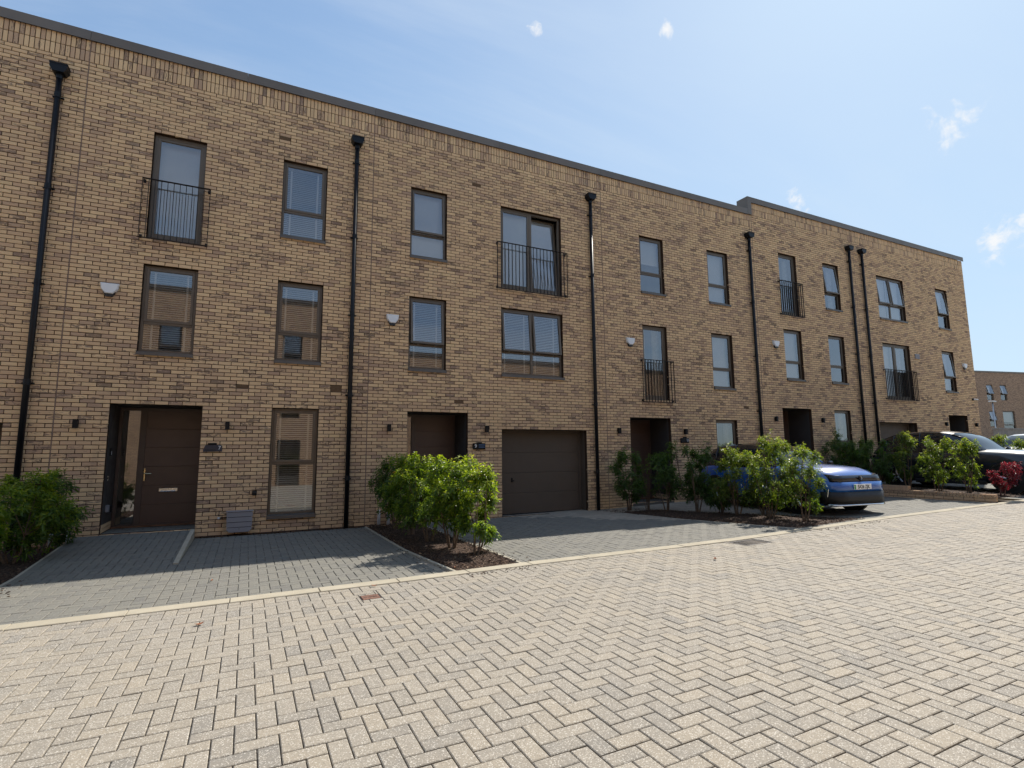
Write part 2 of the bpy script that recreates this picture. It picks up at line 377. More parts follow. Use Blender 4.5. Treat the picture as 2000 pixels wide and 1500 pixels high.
class MB:
    def __init__(s): s.v = []; s.q = []; s.t = []; s.ng = []
    def add(s, vs_, fs_):
        n = len(s.v); s.v += [tuple(map(float, p)) for p in vs_]
        for f in fs_:
            f = tuple(i+n for i in f)
            (s.q if len(f) == 4 else s.t if len(f) == 3 else s.ng).append(f)
        return s
    def box(s, x0, x1, y0, y1, z0, z1, c=0.):
        x0, x1 = sorted((x0, x1)); y0, y1 = sorted((y0, y1)); z0, z1 = sorted((z0, z1))
        if c <= 0:
            return s.add([(x0, y0, z0), (x1, y0, z0), (x1, y1, z0), (x0, y1, z0), (x0, y0, z1), (x1, y0, z1), (x1, y1, z1), (x0, y1, z1)], BOXF)
        c = min(c, (x1-x0)*.45, (y1-y0)*.45, (z1-z0)*.45)
        V = []; idx = {}
        for sx_ in (0, 1):
            for sy_ in (0, 1):
                for sz_ in (0, 1):
                    P = [(x0, x1)[sx_], (y0, y1)[sy_], (z0, z1)[sz_]]; D = [(c, -c)[sx_], (c, -c)[sy_], (c, -c)[sz_]]
                    for a in range(3):
                        q = list(P)
                        for b in range(3):
                            if b != a: q[b] += D[b]
                        idx[(sx_, sy_, sz_, a)] = len(V); V.append(q)      # vertex on face normal a
        Fq = []
        for a in range(3):
            b, d = [(1, 2), (2, 0), (0, 1)][a]
            for sgn in (0, 1):
                cyc = [(0, 0), (1, 0), (1, 1), (0, 1)]
                if sgn == 0: cyc = cyc[::-1]
                f = []
                for (i, j) in cyc:
                    k = [0, 0, 0]; k[a] = sgn; k[b] = i; k[d] = j; f.append(idx[(*k, a)])
                Fq.append(tuple(f))
        for a in range(3):          # edges along axis a
            b, d = [(1, 2), (2, 0), (0, 1)][a]
            for i in (0, 1):
                for j in (0, 1):
                    k0 = [0, 0, 0]; k0[b] = i; k0[d] = j; k1 = list(k0); k1[a] = 1
                    f = (idx[(*k0, b)], idx[(*k1, b)], idx[(*k1, d)], idx[(*k0, d)])
                    if i == j: f = f[::-1]
                    Fq.append(f)
        for sx_ in (0, 1):
            for sy_ in (0, 1):
                for sz_ in (0, 1):
                    f = tuple(idx[(sx_, sy_, sz_, a)] for a in range(3))
                    if (sx_+sy_+sz_) % 2 == 0: f = f[::-1]
                    Fq.append(f)
        return s.add(V, Fq)
    def hexa(s, P): return s.add(P, BOXF)                       # 8 points, box order
    def tube(s, pts, rad, n=8, cap=True):
        pts = [np.array(p, float) for p in pts]
        if not hasattr(rad, '__len__'): rad = [rad]*len(pts)
        rings = []; ref = None
        for i, p in enumerate(pts):
            d = pts[min(i+1, len(pts)-1)] - pts[max(i-1, 0)]; d /= (np.linalg.norm(d)+1e-12)
            if ref is None or abs(ref @ d) > .95: ref = np.array([0, 0, 1.]) if abs(d[2]) < .8 else np.array([1., 0, 0])
            a = np.cross(d, ref); a /= np.linalg.norm(a); b = np.cross(d, a)
            rings.append([p + rad[i]*(a*math.cos(2*math.pi*k/n) + b*math.sin(2*math.pi*k/n)) for k in range(n)])
        V = [q for r_ in rings for q in r_]; Fq = []
        for i in range(len(rings)-1):
            for k in range(n):
                k2 = (k+1) % n; Fq.append((i*n+k, i*n+k2, (i+1)*n+k2, (i+1)*n+k))
        if cap: Fq += [tuple(range(n-1, -1, -1)), tuple((len(rings)-1)*n + k for k in range(n))]
        return s.add(V, Fq)
    def prism(s, poly, a0, a1, axis):
        """extrude a 2-D polygon; axis 'y': poly=(x,z); 'x': poly=(y,z); 'z': poly=(x,y)"""
        def P(p, a): return {'y': (p[0], a, p[1]), 'x': (a, p[0], p[1]), 'z': (p[0], p[1], a)}[axis]
        n = len(poly); V = [P(p, a0) for p in poly] + [P(p, a1) for p in poly]
        Fq = [tuple(range(n-1, -1, -1)), tuple(range(n, 2*n))] + [(i, (i+1) % n, n+(i+1) % n, n+i) for i in range(n)]
        return s.add(V, Fq)
    def xform(s, fn): s.v = [tuple(fn(np.array(p))) for p in s.v]; return s
    def build(s, name, mat, parent=None, smooth=False, kind=None):
        F = [f for f in (s.q, s.t) if f]
        by = {}
        for f in s.ng: by.setdefault(len(f), []).append(f)
        return place(name, s.v, [np.array(f) for f in F] + [np.array(f) for f in by.values()], mat, parent, None, smooth, kind)
def text_mesh(body, size, fn, name, mat, parent, depth=.002, bold=0.):
    cu = bpy.data.curves.new('t', 'FONT'); cu.body = body; cu.size = size; cu.extrude = depth; cu.align_x = 'CENTER'; cu.align_y = 'CENTER'; cu.offset = bold
    to = bpy.data.objects.new('t', cu); COL.objects.link(to); dg = bpy.context.evaluated_depsgraph_get(); dg.update()
    me = bpy.data.meshes.new_from_object(to.evaluated_get(dg)); V = [fn(np.array(v.co)) for v in me.vertices]; by = {}
    for p in me.polygons: by.setdefault(len(p.vertices), []).append(tuple(p.vertices))
    bpy.data.objects.remove(to); bpy.data.curves.remove(cu); bpy.data.meshes.remove(me)
    return place(name, V, [np.array(f) for f in by.values()], mat, parent)

# block templates (12 vertices, 9 quads): front ring, shoulder ring, back ring
BLKF = np.array([(0, 1, 2, 3), (4, 5, 1, 0), (5, 6, 2, 1), (6, 7, 3, 2), (7, 4, 0, 3), (8, 9, 5, 4), (9, 10, 6, 5), (10, 11, 7, 6), (11, 8, 4, 7)])
def blocks_np(x0, x1, z0, z1, front, back, cham, jit=0., rng=RNG):
    """n blocks facing -y: arrays; returns V (n,12,3)"""
    n = len(x0); V = np.zeros((n, 12, 3)); c = cham
    for k, (dx, dz) in enumerate(((0, 0), (1, 0), (1, 1), (0, 1))):
        px = np.where(dx, x1, x0); pz = np.where(dz, z1, z0); sx_ = -1 if dx else 1; sz_ = -1 if dz else 1
        j = rng.normal(0, jit, (n, 2)) if jit else np.zeros((n, 2))
        V[:, k] = np.stack([px+sx_*c+j[:, 0], front, pz+sz_*c+j[:, 1]], -1)
        V[:, 4+k] = np.stack([px+j[:, 0], front+c, pz+j[:, 1]], -1)
        V[:, 8+k] = np.stack([px, back, pz], -1)
    return V
def flatten(V, F=BLKF):
    n = len(V); return V.reshape(-1, 3), (F[None]+(np.arange(n)*V.shape[1])[:, None, None]).reshape(-1, F.shape[1])
def copy_obj(name, me, loc, parent):
    o = bpy.data.objects.new(name, me); COL.objects.link(o); o.parent = parent; o.location = np.asarray(loc) - BASE[parent.name]; return o

# ------------------------------------------------------------------ ground
def zg(x): return np.interp(x, [-60, -5, 1, 5, 6.6, 10, 12.2, 14.6, 17.5, 21, 30, 60, 120], [-.14, -.08, -.045, -.014, .012, .03, .07, .135, .18, .225, .34, .6, .9])
def zd(x, y):
    w = np.interp(x, [-30, 12, 15, 18, 19.6, 20, 35], [-.02, -.01, .06, .12, .15, .33, .45]); t = np.clip(-np.asarray(y)/5.1, 0, 1)
    return w*(1-t)+zg(x)*t
def sheet(name, xs, ys, zf, mat, parent=None, label=None, kind='structure'):
    xs = np.asarray(xs, float); ys = np.asarray(ys, float); gx, gy = np.meshgrid(xs, ys, indexing='ij')
    V = np.stack([gx, gy, zf(gx, gy)], -1).reshape(-1, 3); n = len(ys)
    F = [(i*n+j, (i+1)*n+j, (i+1)*n+j+1, i*n+j+1) for i in range(len(xs)-1) for j in range(n-1)]
    return place(name, V, np.array(F), mat, parent, kind=kind, origin=np.zeros(3))
xs_far = [-400, -200, -100, -60, -30, -15, -5, 1, 5, 6.6, 10, 12.2, 14.6, 17.5, 21, 25, 30, 45, 60, 90, 120, 200, 400]
ground = sheet('ground', xs_far, [-400, -100, -40, -20, -10, -5.2, 0, 30, 100, 400], lambda x, y: zg(x)-.035+0*y, 'far_paving')
MW = .113
def clip_poly(P, half):
    out = P
    for (a, b, c) in half:            # keep a*x+b*y<=c
        res = []
        for i in range(len(out)):
            p, q = out[i], out[(i+1) % len(out)]; fp = a*p[0]+b*p[1]-c; fq = a*q[0]+b*q[1]-c
            if fp <= 0: res.append(p)
            if (fp < 0 < fq) or (fq < 0 < fp): t = fp/(fp-fq); res.append((p[0]+t*(q[0]-p[0]), p[1]+t*(q[1]-p[1])))
        out = res
        if len(out) < 3: return []
    return out
def herringbone(x0, x1, y0, y1, half, ox=0., oy=0.):
    """list of polygons (convex) of a 90 degree herringbone clipped by half planes"""
    hp = [(-1, 0, -x0), (1, 0, x1), (0, -1, -y0), (0, 1, y1)] + list(half); res = []
    i0, i1 = int((x0-ox)/MW)-3, int((x1-ox)/MW)+3; j0, j1 = int((y0-oy)/MW)-3, int((y1-oy)/MW)+3
    for i in range(i0, i1):
        for j in range(j0, j1):
            t = (i-j) % 4
            if t == 0: r_ = (i, i+2, j, j+1)
            elif t == 2: r_ = (i, i+1, j-1, j+1)
            else: continue
            P = [(ox+r_[0]*MW, oy+r_[2]*MW), (ox+r_[1]*MW, oy+r_[2]*MW), (ox+r_[1]*MW, oy+r_[3]*MW), (ox+r_[0]*MW, oy+r_[3]*MW)]
            full = all(a*p[0]+b*p[1] <= c+1e-9 for p in P for (a, b, c) in hp)
            if not full: P = clip_poly(P, hp)
            if len(P) < 3: continue
            A = abs(sum(P[k][0]*P[(k+1) % len(P)][1]-P[(k+1) % len(P)][0]*P[k][1] for k in range(len(P))))/2
            if A < .0012: continue
            res.append((P, full, t))
    return res
def paver_piece(P, zf, gap=.0034, cham=.005, depth=.045, tilt=0.):
    P = np.array(P); c = P.mean(0); n = len(P)
    def inset(d):
        out = []
        for k in range(n):
            a, b, e = P[k-1], P[k], P[(k+1) % n]
            d1 = b-a; d2 = e-b; d1 = d1/(np.linalg.norm(d1)+1e-9); d2 = d2/(np.linalg.norm(d2)+1e-9)
            n1 = np.array([-d1[1], d1[0]]); n2 = np.array([-d2[1], d2[0]]); den = 1+n1 @ n2
            out.append(b + d*(n1+n2)/max(den, .3))
        return np.array(out)
    A = inset(gap+cham); B = inset(gap)
    V = [(*p, zf(*p)+tilt) for p in A] + [(*p, zf(*p)+tilt-cham*.75) for p in B] + [(*p, zf(*p)-depth) for p in B]
    F = [tuple(range(n))] + [(n+k, n+(k+1) % n, (k+1) % n, k) for k in range(n)] + [(2*n+k, 2*n+(k+1) % n, n+(k+1) % n, n+k) for k in range(n)]
    return V, F
FULLME = {}
def pave(owner, pieces, zf, mat, nmax, flat_shared=True):
    """the nmax blocks that show largest are objects of their own, the rest one joined part"""
    sc_ = []
    for k, (P, full, t) in enumerate(pieces):
        P_ = np.array(P); c = P_.mean(0); q = np.array([(*p, zf(*p)) for p in P_]); px, py, z = pix(q)
        cx, cy_, cz = px.mean(), py.mean(), z.min()
        if cz < .3 or cx < -20 or cx > 2020 or cy_ > 1520 or cy_ < 0: a = 0
        else: a = abs(np.sum(px*np.roll(py, -1)-np.roll(px, -1)*py))/2
        sc_.append(a)
    order = np.argsort(-np.array(sc_)); chosen = set(int(k) for k in order[:nmax] if sc_[int(k)] > 0)
    VV = []; byn = {}; rn = []
    for k, (P, full, t) in enumerate(pieces):
        tilt = random.gauss(0, .0013)
        if k in chosen:
            if full and flat_shared:
                key = (mat, t, k % 4)
                if key not in FULLME:
                    P0 = np.array(P)-np.array(P).mean(0)
                    V, F = paver_piece(P0, lambda x, y: 0.)
                    V = np.array(V); V[:, 2] += np.where(np.arange(len(V)) < 4, RNG.normal(0, .0006, len(V)), 0)
                    FULLME[key] = mesh_np('paver', V, [np.array([f for f in F if len(f) == 4])], np.zeros(len(V))); FULLME[key].materials.append(MAT[mat])
                c = np.array(P).mean(0); o = copy_obj('paver', FULLME[key], (c[0], c[1], float(zf(*c))+tilt), owner)
                sl_ = (float(zf(c[0]+.1, c[1]))-float(zf(c[0]-.1, c[1])))/.2; sy_ = (float(zf(c[0], c[1]+.1))-float(zf(c[0], c[1]-.1)))/.2
                o.rotation_euler = (math.atan(sy_), -math.atan(sl_), 0)
            else:
                V, F = paver_piece(P, zf, tilt=tilt); g = {}
                for f in F: g.setdefault(len(f), []).append(f)
                place('paver', V, [np.array(f) for f in g.values()], mat, owner, np.full(len(V), random.random()))
        else:
            V, F = paver_piece(P, zf, tilt=tilt); n0 = len(VV); VV += V; r_ = random.random(); rn += [r_]*len(V)
            for f in F: byn.setdefault(len(f), []).append(tuple(i+n0 for i in f))
    if VV: place('paving_blocks', VV, [np.array(f) for f in byn.values()], mat, owner, rn, kind='stuff')
fz = lambda x, y: zg(x)
road = sheet('road', np.linspace(-9, 30, 60), [-16.6, -5.3], lambda x, y: zg(x)-.013, 'joint_road')
STOP = (4.25, 4.47, -5.89, -5.69); GUL = (10.27, 10.87, -5.72, -5.32)
def cut_rect(pieces, rect):
    a, b, c, d = rect; out = []
    for (P, full, t) in pieces:
        xs_ = [p[0] for p in P]; ys_ = [p[1] for p in P]
        if max(xs_) <= a or min(xs_) >= b or max(ys_) <= c or min(ys_) >= d: out.append((P, full, t)); continue
        for hp in ([(1, 0, a)], [(-1, 0, -b)], [(-1, 0, -a), (1, 0, b), (0, 1, c)], [(-1, 0, -a), (1, 0, b), (0, -1, -d)]):
            Q = clip_poly(P, hp)
            if len(Q) >= 3 and abs(sum(Q[k][0]*Q[(k+1) % len(Q)][1]-Q[(k+1) % len(Q)][0]*Q[k][1] for k in range(len(Q))))/2 > .0012: out.append((Q, False, t))
    return out
rp = cut_rect(cut_rect(herringbone(-8, 29, -16.5, -5.305, [], ox=.03, oy=-5.305), STOP), GUL)
pave(road, rp, fz, 'paver_road', 300)

# kerb between the drives and the road
kerb = root('kerb', (10, -5.2, 0), None, None); kerb['kind'] = 'structure'
xk = -8.0; kk = 0
while xk < 31:
    x1 = xk+.915; mb = MB(); dz = random.gauss(0, .0015); za, zb = float(zg(xk)), float(zg(x1)); t = .0035
    for (a, b, za_, zb_) in ((xk+t, x1-t, za, zb),):
        mb.add([(a, -5.3, za_-.12), (b, -5.3, zb_-.12), (b, -5.1, zb_-.12), (a, -5.1, za_-.12),
                (a, -5.3, za_+.002), (b, -5.3, zb_+.002), (b, -5.1, zb_+.002), (a, -5.1, za_+.002),
                (a+.004, -5.294, za_+.008+dz), (b-.004, -5.294, zb_+.008+dz), (b-.004, -5.106, zb_+.008+dz), (a+.004, -5.106, za_+.008+dz)],
               [(0, 3, 2, 1), (0, 1, 5, 4), (1, 2, 6, 5), (2, 3, 7, 6), (3, 0, 4, 7), (4, 5, 9, 8), (5, 6, 10, 9), (6, 7, 11, 10), (7, 4, 8, 11), (8, 9, 10, 11)])
    mb.build('kerb_stone', 'kerb_conc', kerb); xk = x1
# driveways
def ramp7(x, y):
    t = np.clip((np.asarray(y)+2.65)/2.65, 0, 1); return zd(x, y)+t*.145
ramp_lo = .46
d7 = sheet('driveway', np.linspace(2.2, 5.40, 9), np.linspace(-5.1, 0, 8), lambda x, y: zd(x, y)-.010, 'joint_drive')
pave(d7, herringbone(2.262, 5.39, -5.098, -.12, [], .0, -5.1) + herringbone(.455, 2.262, -5.098, -2.66, [], .0, -5.1), zd, 'paver_drive', 300)
r7 = sheet('door_ramp', np.linspace(.44, 2.2, 4), list(np.linspace(-5.1, -2.65, 3)) + list(np.linspace(-2.3, .9, 9)), lambda x, y: np.where(y > 0, .145, ramp7(x, y))-.010, 'joint_drive')
pave(r7, herringbone(.455, 2.19, -2.655, -.0, [], .0, -5.1) + herringbone(X(3.5)+.005, X(10)-.005, .001, .86, [], 0., 0.), lambda x, y: np.where(np.asarray(y) > 0, .142, ramp7(x, y)), 'paver_drive', 300, False)
e9 = [(1., .245, 11.22-.245*.1)]     # slanting edge of the bed beside drive 9
d9 = sheet('driveway', np.linspace(6.55, 12.6, 12), np.linspace(-5.1, .33, 8), lambda x, y: zd(x, np.minimum(y, 0))-.010, 'joint_drive')
pave(d9, herringbone(6.585, 12.5, -5.098, -.01, e9, .0, -5.1) + herringbone(X(38.5)+.01, X(49.5)-.01, -.005, .32, [], 0, 0), lambda x, y: zd(x, np.minimum(y, 0)), 'paver_drive', 300)
d11 = sheet('driveway', np.linspace(12.4, 19.7, 14), np.linspace(-5.1, 0, 8), lambda x, y: zd(x, y)-.010, 'joint_drive')
pave(d11, herringbone(12.45, 19.68, -5.098, -.02, [], .0, -5.1), zd, 'paver_drive', 300)
d13 = sheet('driveway', np.linspace(21.05, 31.6, 14), np.linspace(-5.1, 0, 8), lambda x, y: zd(x, y)-.010, 'joint_drive')
pave(d13, herringbone(21.1, 29, -5.098, -.02, [], .0, -5.1), zd, 'paver_drive', 0)

d5 = sheet('driveway', np.linspace(-7, -1.0, 8), np.linspace(-5.1, .33, 8), lambda x, y: zd(x, np.minimum(y, 0))-.010, 'joint_drive')
pave(d5, herringbone(-7, -1.25, -5.098, -.02, [], .0, -5.1), zd, 'paver_drive', 0)

# planting beds, edgings and mulch
def inside(P, x, y):
    c = np.zeros(len(x), bool); j = len(P)-1
    for i in range(len(P)):
        xi, yi = P[i]; xj, yj = P[j]
        c ^= ((yi > y) != (yj > y)) & (x < (xj-xi)*(y-yi)/(yj-yi+1e-12)+xi); j = i
    return c
def bed(poly, zf, nchip, seed, h=.03):
    rg = np.random.default_rng(seed); P = np.array(poly); x0, y0 = P.min(0); x1, y1 = P.max(0)
    c = P.mean(0)
    rings = [P, c+(P-c)*.9, c+(P-c)*.6, c+(P-c)*.25]; hs = [-.012, h*.6, h, h*1.25]; n = len(P)
    V = [(*p, float(zf(*p))+hh) for r_, hh in zip(rings, hs) for p in r_] + [(*c, float(zf(*c))+h*1.3)]
    F4 = [(i*n+k, i*n+(k+1) % n, (i+1)*n+(k+1) % n, (i+1)*n+k) for i in range(3) for k in range(n)]; F3 = [(3*n+k, 3*n+(k+1) % n, 4*n) for k in range(n)]
    b = place('planting_bed', V, [np.array(F4), np.array(F3)], 'mulch', None, kind='structure')
    x = rg.uniform(x0, x1, nchip*4); y = rg.uniform(y0, y1, nchip*4); k = inside(poly, x, y); x, y = x[k][:nchip], y[k][:nchip]; n = len(x)
    z = zf(x, y)+h*.95+rg.uniform(-.012, .012, n)
    L = rg.uniform(.012, .042, n); Wd = L*rg.uniform(.25, .6, n); a = rg.uniform(0, 6.283, n); pt = rg.normal(0, .35, n); rl = rg.normal(0, .4, n)
    ux = np.stack([np.cos(a)*np.cos(pt), np.sin(a)*np.cos(pt), np.sin(pt)], -1)
    vx = np.stack([-np.sin(a)*np.cos(rl), np.cos(a)*np.cos(rl), np.sin(rl)], -1); cc = np.stack([x, y, z], -1)
    nrm = np.cross(ux, vx)
    Q = np.stack([cc-ux*L[:, None]/2-vx*Wd[:, None]/2, cc+ux*L[:, None]/2-vx*Wd[:, None]*.3, cc+ux*L[:, None]/2*.9+vx*Wd[:, None]/2, cc-ux*L[:, None]/2+vx*Wd[:, None]/2*.7], 1)
    Q2 = Q-nrm[:, None]*.005
    V = np.concatenate([Q, Q2], 1); F = np.array([(0, 1, 2, 3), (7, 6, 5, 4), (4, 5, 1, 0), (5, 6, 2, 1), (6, 7, 3, 2), (7, 4, 0, 3)])
    Vf, Ff = flatten(V, F); place('bark_chips', Vf, Ff, 'chip', b, np.repeat(rg.random(n), 8), kind='stuff')
    return b
def edging(pts, zf, parent_bed, w=.045, up=.006):
    """flush concrete edging stones along a line"""
    pts = [np.array(p, float) for p in pts]
    for a, b in zip(pts[:-1], pts[1:]):
        L = np.linalg.norm(b-a); d = (b-a)/L; nn = np.array([-d[1], d[0]]); k = max(1, round(L/.915)); st = L/k
        for i in range(k):
            p = a+d*(i*st+.003); q = a+d*((i+1)*st-.003); zp, zq = float(zf(*p))+up, float(zf(*q))+up; V = []
            for (pt, zt) in ((p, zp), (q, zq)):
                V += [(*(pt-nn*w/2), zt-.15), (*(pt+nn*w/2), zt-.15), (*(pt+nn*w/2), zt-.006), (*(pt+nn*(w/2-.006)), zt), (*(pt-nn*(w/2-.006)), zt), (*(pt-nn*w/2), zt-.006)]
            F = [(0, 1, 2, 3, 4, 5), (11, 10, 9, 8, 7, 6)] + [(k2, 6+k2, 6+(k2+1) % 6, (k2+1) % 6) for k2 in range(6)]
            mb = MB(); mb.add(V, F); mb.build('edging_stone', 'concrete_edge', parent_bed)
bed0 = bed([(-1.35, -5.1), (.39, -5.1), (.43, -2.5), (.43, .02), (-.78, .02), (-1.2, -2.5)], zd, 1500, 3); edging([(.41, -5.1), (.435, -2.6), (.44, -.02)], lambda x, y: ramp7(x, y)-.01, bed0)
bed1 = bed([(5.62, -5.1), (6.53, -5.1), (6.53, .02), (5.42, .02), (5.44, -3.2)], zd, 4200, 4); edging([(5.60, -5.1), (5.43, -3.2), (5.41, -.04)], zd, bed1); edging([(6.56, -5.1), (6.56, -.05)], zd, bed1)
bed2 = bed([(12.47, -5.1), (14.45, -5.1), (14.0, -4.2), (13.3, -2.6), (12.6, -.9), (12.45, .02), (11.25, .02)], zd, 3600, 5); edging([(12.45, -5.1), (11.24, -.02)], zd, bed2); edging([(14.43, -5.1), (13.3, -2.6), (12.6, -.9)], zd, bed2)
zb3 = lambda x, y: zd(np.maximum(x, 20.1), y)+.10+0*y
bed3 = bed([(19.83, -5.0), (21.05, -5.1), (21.05, .02), (19.83, .02)], zb3, 1600, 6); edging([(21.07, -5.1), (21.07, -.05)], zd, bed3)
strip = sheet('gravel_strip', [2.27, 5.4], [-.12, .0], lambda x, y: 0*x+.003, 'mulch')
dk = MB()                              # tapering kerb beside the ramp to door 7
for (ya, yb) in ((-2.65, -1.76), (-1.756, -.87), (-.866, -.005)):
    za, zb = float(ramp7(2.2, ya))+.02, float(ramp7(2.2, yb))+.02
    mb = MB(); mb.add([(2.192, ya, -.1), (2.258, ya, -.1), (2.258, yb, -.1), (2.192, yb, -.1), (2.192, ya, za), (2.258, ya, za-.004), (2.258, yb, zb-.004), (2.192, yb, zb)], BOXF)
    mb.build('edging_stone', 'concrete_edge', r7)

def strays(lines, n, seed):
    rg = np.random.default_rng(seed); P = []
    for _ in range(n):
        a, b, sd = lines[int(rg.integers(len(lines)))]; t = rg.random(); d = abs(rg.normal(0, .11))+.02; q = np.array(a)*(1-t)+np.array(b)*t; P.append((q[0]+sd[0]*d, q[1]+sd[1]*d))
    P = np.array(P); z = np.where(P[:, 1] < -5.1, zg(P[:, 0]), zd(P[:, 0], P[:, 1]))+.011; a = rg.uniform(0, 6.28, n); L = rg.uniform(.008, .03, n); w = L*rg.uniform(.3, .6, n)
    u = np.stack([np.cos(a), np.sin(a), 0*a], -1)*L[:, None]/2; v = np.stack([-np.sin(a), np.cos(a), 0*a], -1)*w[:, None]/2; c = np.stack([P[:, 0], P[:, 1], z], -1); up = np.array([0, 0, .006])
    V = np.stack([c-u-v-up, c+u-v-up, c+u+v-up, c-u+v-up, c-u*.8-v*.8, c+u*.8-v*.8+up*.3, c+u*.8+v*.8, c-u*.8+v*.8], 1); Vf, Ff = flatten(V, np.array(BOXF))
    o = place('stray_bark', Vf, Ff, 'chip', None, np.repeat(rg.random(n), 8)); tag(o, 'dark bark crumbs strewn on the paving beside the beds', 'bark', kind='stuff')
strays([((5.55, -5.1), (5.41, -.1), (-1, 0)), ((6.6, -5.1), (6.6, -.1), (1, 0)), ((5.6, -5.3), (6.6, -5.3), (0, -1)), ((12.4, -5.1), (11.3, -.1), (-1, 0)), ((12.5, -5.3), (14.4, -5.3), (0, -1)), ((.5, -5.1), (.5, -2.7), (1, 0)), ((2.4, -.13), (5.3, -.13), (0, -1))], 420, 77)

# ------------------------------------------------------------------ terraced houses
def pieces_row(u0, u1, r_, holes):
    off = .5 if r_ % 2 == 0 else 0.; segs = [(u0, u1)]
    for (a, b, c, d, *_) in holes:
        if c < r_+.5 < d:
            ns = []
            for (p, q) in segs:
                if a > p: ns.append((p, min(a, q)))
                if b < q: ns.append((max(b, p), q))
            segs = [s_ for s_ in ns if s_[1]-s_[0] > .02]
    out = []
    for (p, q) in segs:
        k = math.floor(p-off)+off
        while k < q-1e-6:
            a, b = max(k, p), min(k+1, q)
            if b-a > .1: out.append((a, b))
            elif b-a > .01 and out and abs(out[-1][1]-a) < 1e-6: out[-1] = (out[-1][0], b)
            k += 1
    return out
BRME = {}
def brick_face(owner, u0, u1, v0, v1, holes, nsingle, sol=None, jl=.0, jr=.0):
    G = .0060; rec = []
    for r_ in range(v0, v1):
        for (a, b) in pieces_row(u0, u1, r_, holes):
            deep = .02
            for (ha, hb, hc, hd, *_) in holes:
                if hc-1.01 < r_ < hd+.99 and (abs(a-hb) < .02 or abs(b-ha) < .02): deep = .112
                if r_ == hd and a < hb and b > ha: deep = .112
                if r_ == hc-1 and a < hb and b > ha: deep = .112
            rec.append((a, b, r_, r_+1, deep, 0))
    if sol:
        for (ra, rb) in sol:
            k = math.floor(u0*3+1e-6)
            while k/3 < u1-.01:
                a, b = max(k/3, u0), min((k+1)/3, u1); k += 1
                if b-a > .05: rec.append((a, b, ra, rb, .02, 1))
    A = np.array(rec); x0 = A[:, 0]*BU+G; x1 = A[:, 1]*BU-G; z0 = A[:, 2]*CO+HEAD+G; z1 = A[:, 3]*CO+HEAD-G
    x0 = np.where(np.abs(A[:, 0]-u0) < 1e-6, x0+jl, x0); x1 = np.where(np.abs(A[:, 1]-u1) < 1e-6, x1-jr, x1)
    n = len(A); front = RNG.normal(0, .0011, n); C = np.stack([(x0+x1)/2, 0*x0, (z0+z1)/2], -1)
    px, py, pz = pix(C); pxa, pya, _ = pix(np.stack([x0, 0*x0, z0], -1)); pxb, pyb, _ = pix(np.stack([x1, 0*x0, z1], -1))
    area = np.abs((pxb-pxa)*(pyb-pya)); area[(px < 4) | (px > 1996) | (py < 4) | (py > 1496) | (pz < .2)] = 0
    area[A[:, 5] == 1] *= .9
    one = np.zeros(n, bool); od = np.argsort(-area)[:nsingle]; one[od[area[od] > 30]] = True
    for k in np.where(one)[0]:
        w = round(x1[k]-x0[k], 3); h = round(z1[k]-z0[k], 3); key = (w, h, A[k, 4], int(A[k, 5]), int(k % 3) if w > .2 else 0)
        if key not in BRME:
            V = blocks_np(np.array([-w/2]), np.array([w/2]), np.array([-h/2]), np.array([h/2]), np.array([0.]), np.array([A[k, 4]]), .003, .0009)
            Vf, Ff = flatten(V); BRME[key] = mesh_np('brick', Vf, Ff); BRME[key].materials.append(MAT['soldier' if A[k, 5] else 'brick'])
        copy_obj('brick', BRME[key], (C[k, 0], front[k], C[k, 2]), owner)
    for sflag, nm in ((0, 'brickwork'), (1, 'soldier_brickwork')):
        s_ = (~one) & (A[:, 5] == sflag)
        if s_.sum() == 0: continue
        V = blocks_np(x0[s_], x1[s_], z0[s_], z1[s_], front[s_], A[s_, 4], .003, .0009); Vf, Ff = flatten(V)
        place(nm, Vf, Ff, 'soldier' if sflag else 'brick', owner, kind='stuff')
def mortar_wall(house, u0, u1, v0, v1, holes, y=.0130, e=.005):
    H = [(X(a)-e, X(b)+e, Z(c)-e, Z(d)+e) for (a, b, c, d, *_) in holes]
    xs = sorted({X(u0), X(u1)} | {q for h in H for q in h[:2] if X(u0) < q < X(u1)}); zs = sorted({Z(v0), Z(v1)} | {q for h in H for q in h[2:] if Z(v0) < q < Z(v1)})
    mb = MB()
    for a, b in zip(xs[:-1], xs[1:]):
        for c, d in zip(zs[:-1], zs[1:]):
            m_ = ((a+b)/2, (c+d)/2)
            if any(h[0] < m_[0] < h[1] and h[2] < m_[1] < h[3] for h in H): continue
            mb.add([(a, y, c), (b, y, c), (b, y, d), (a, y, d)], [(0, 1, 2, 3)])
    for (a, b, c, d) in H:
        a, b = max(a, X(u0)), min(b, X(u1)); yb = .118
        mb.add([(a, y, c), (a, y, d), (a, yb, d), (a, yb, c), (b, y, c), (b, y, d), (b, yb, d), (b, yb, c)], [(0, 1, 2, 3), (4, 7, 6, 5), (1, 5, 6, 2), (0, 3, 7, 4)])
    return mb.build('brick_wall', 'mortar', house)

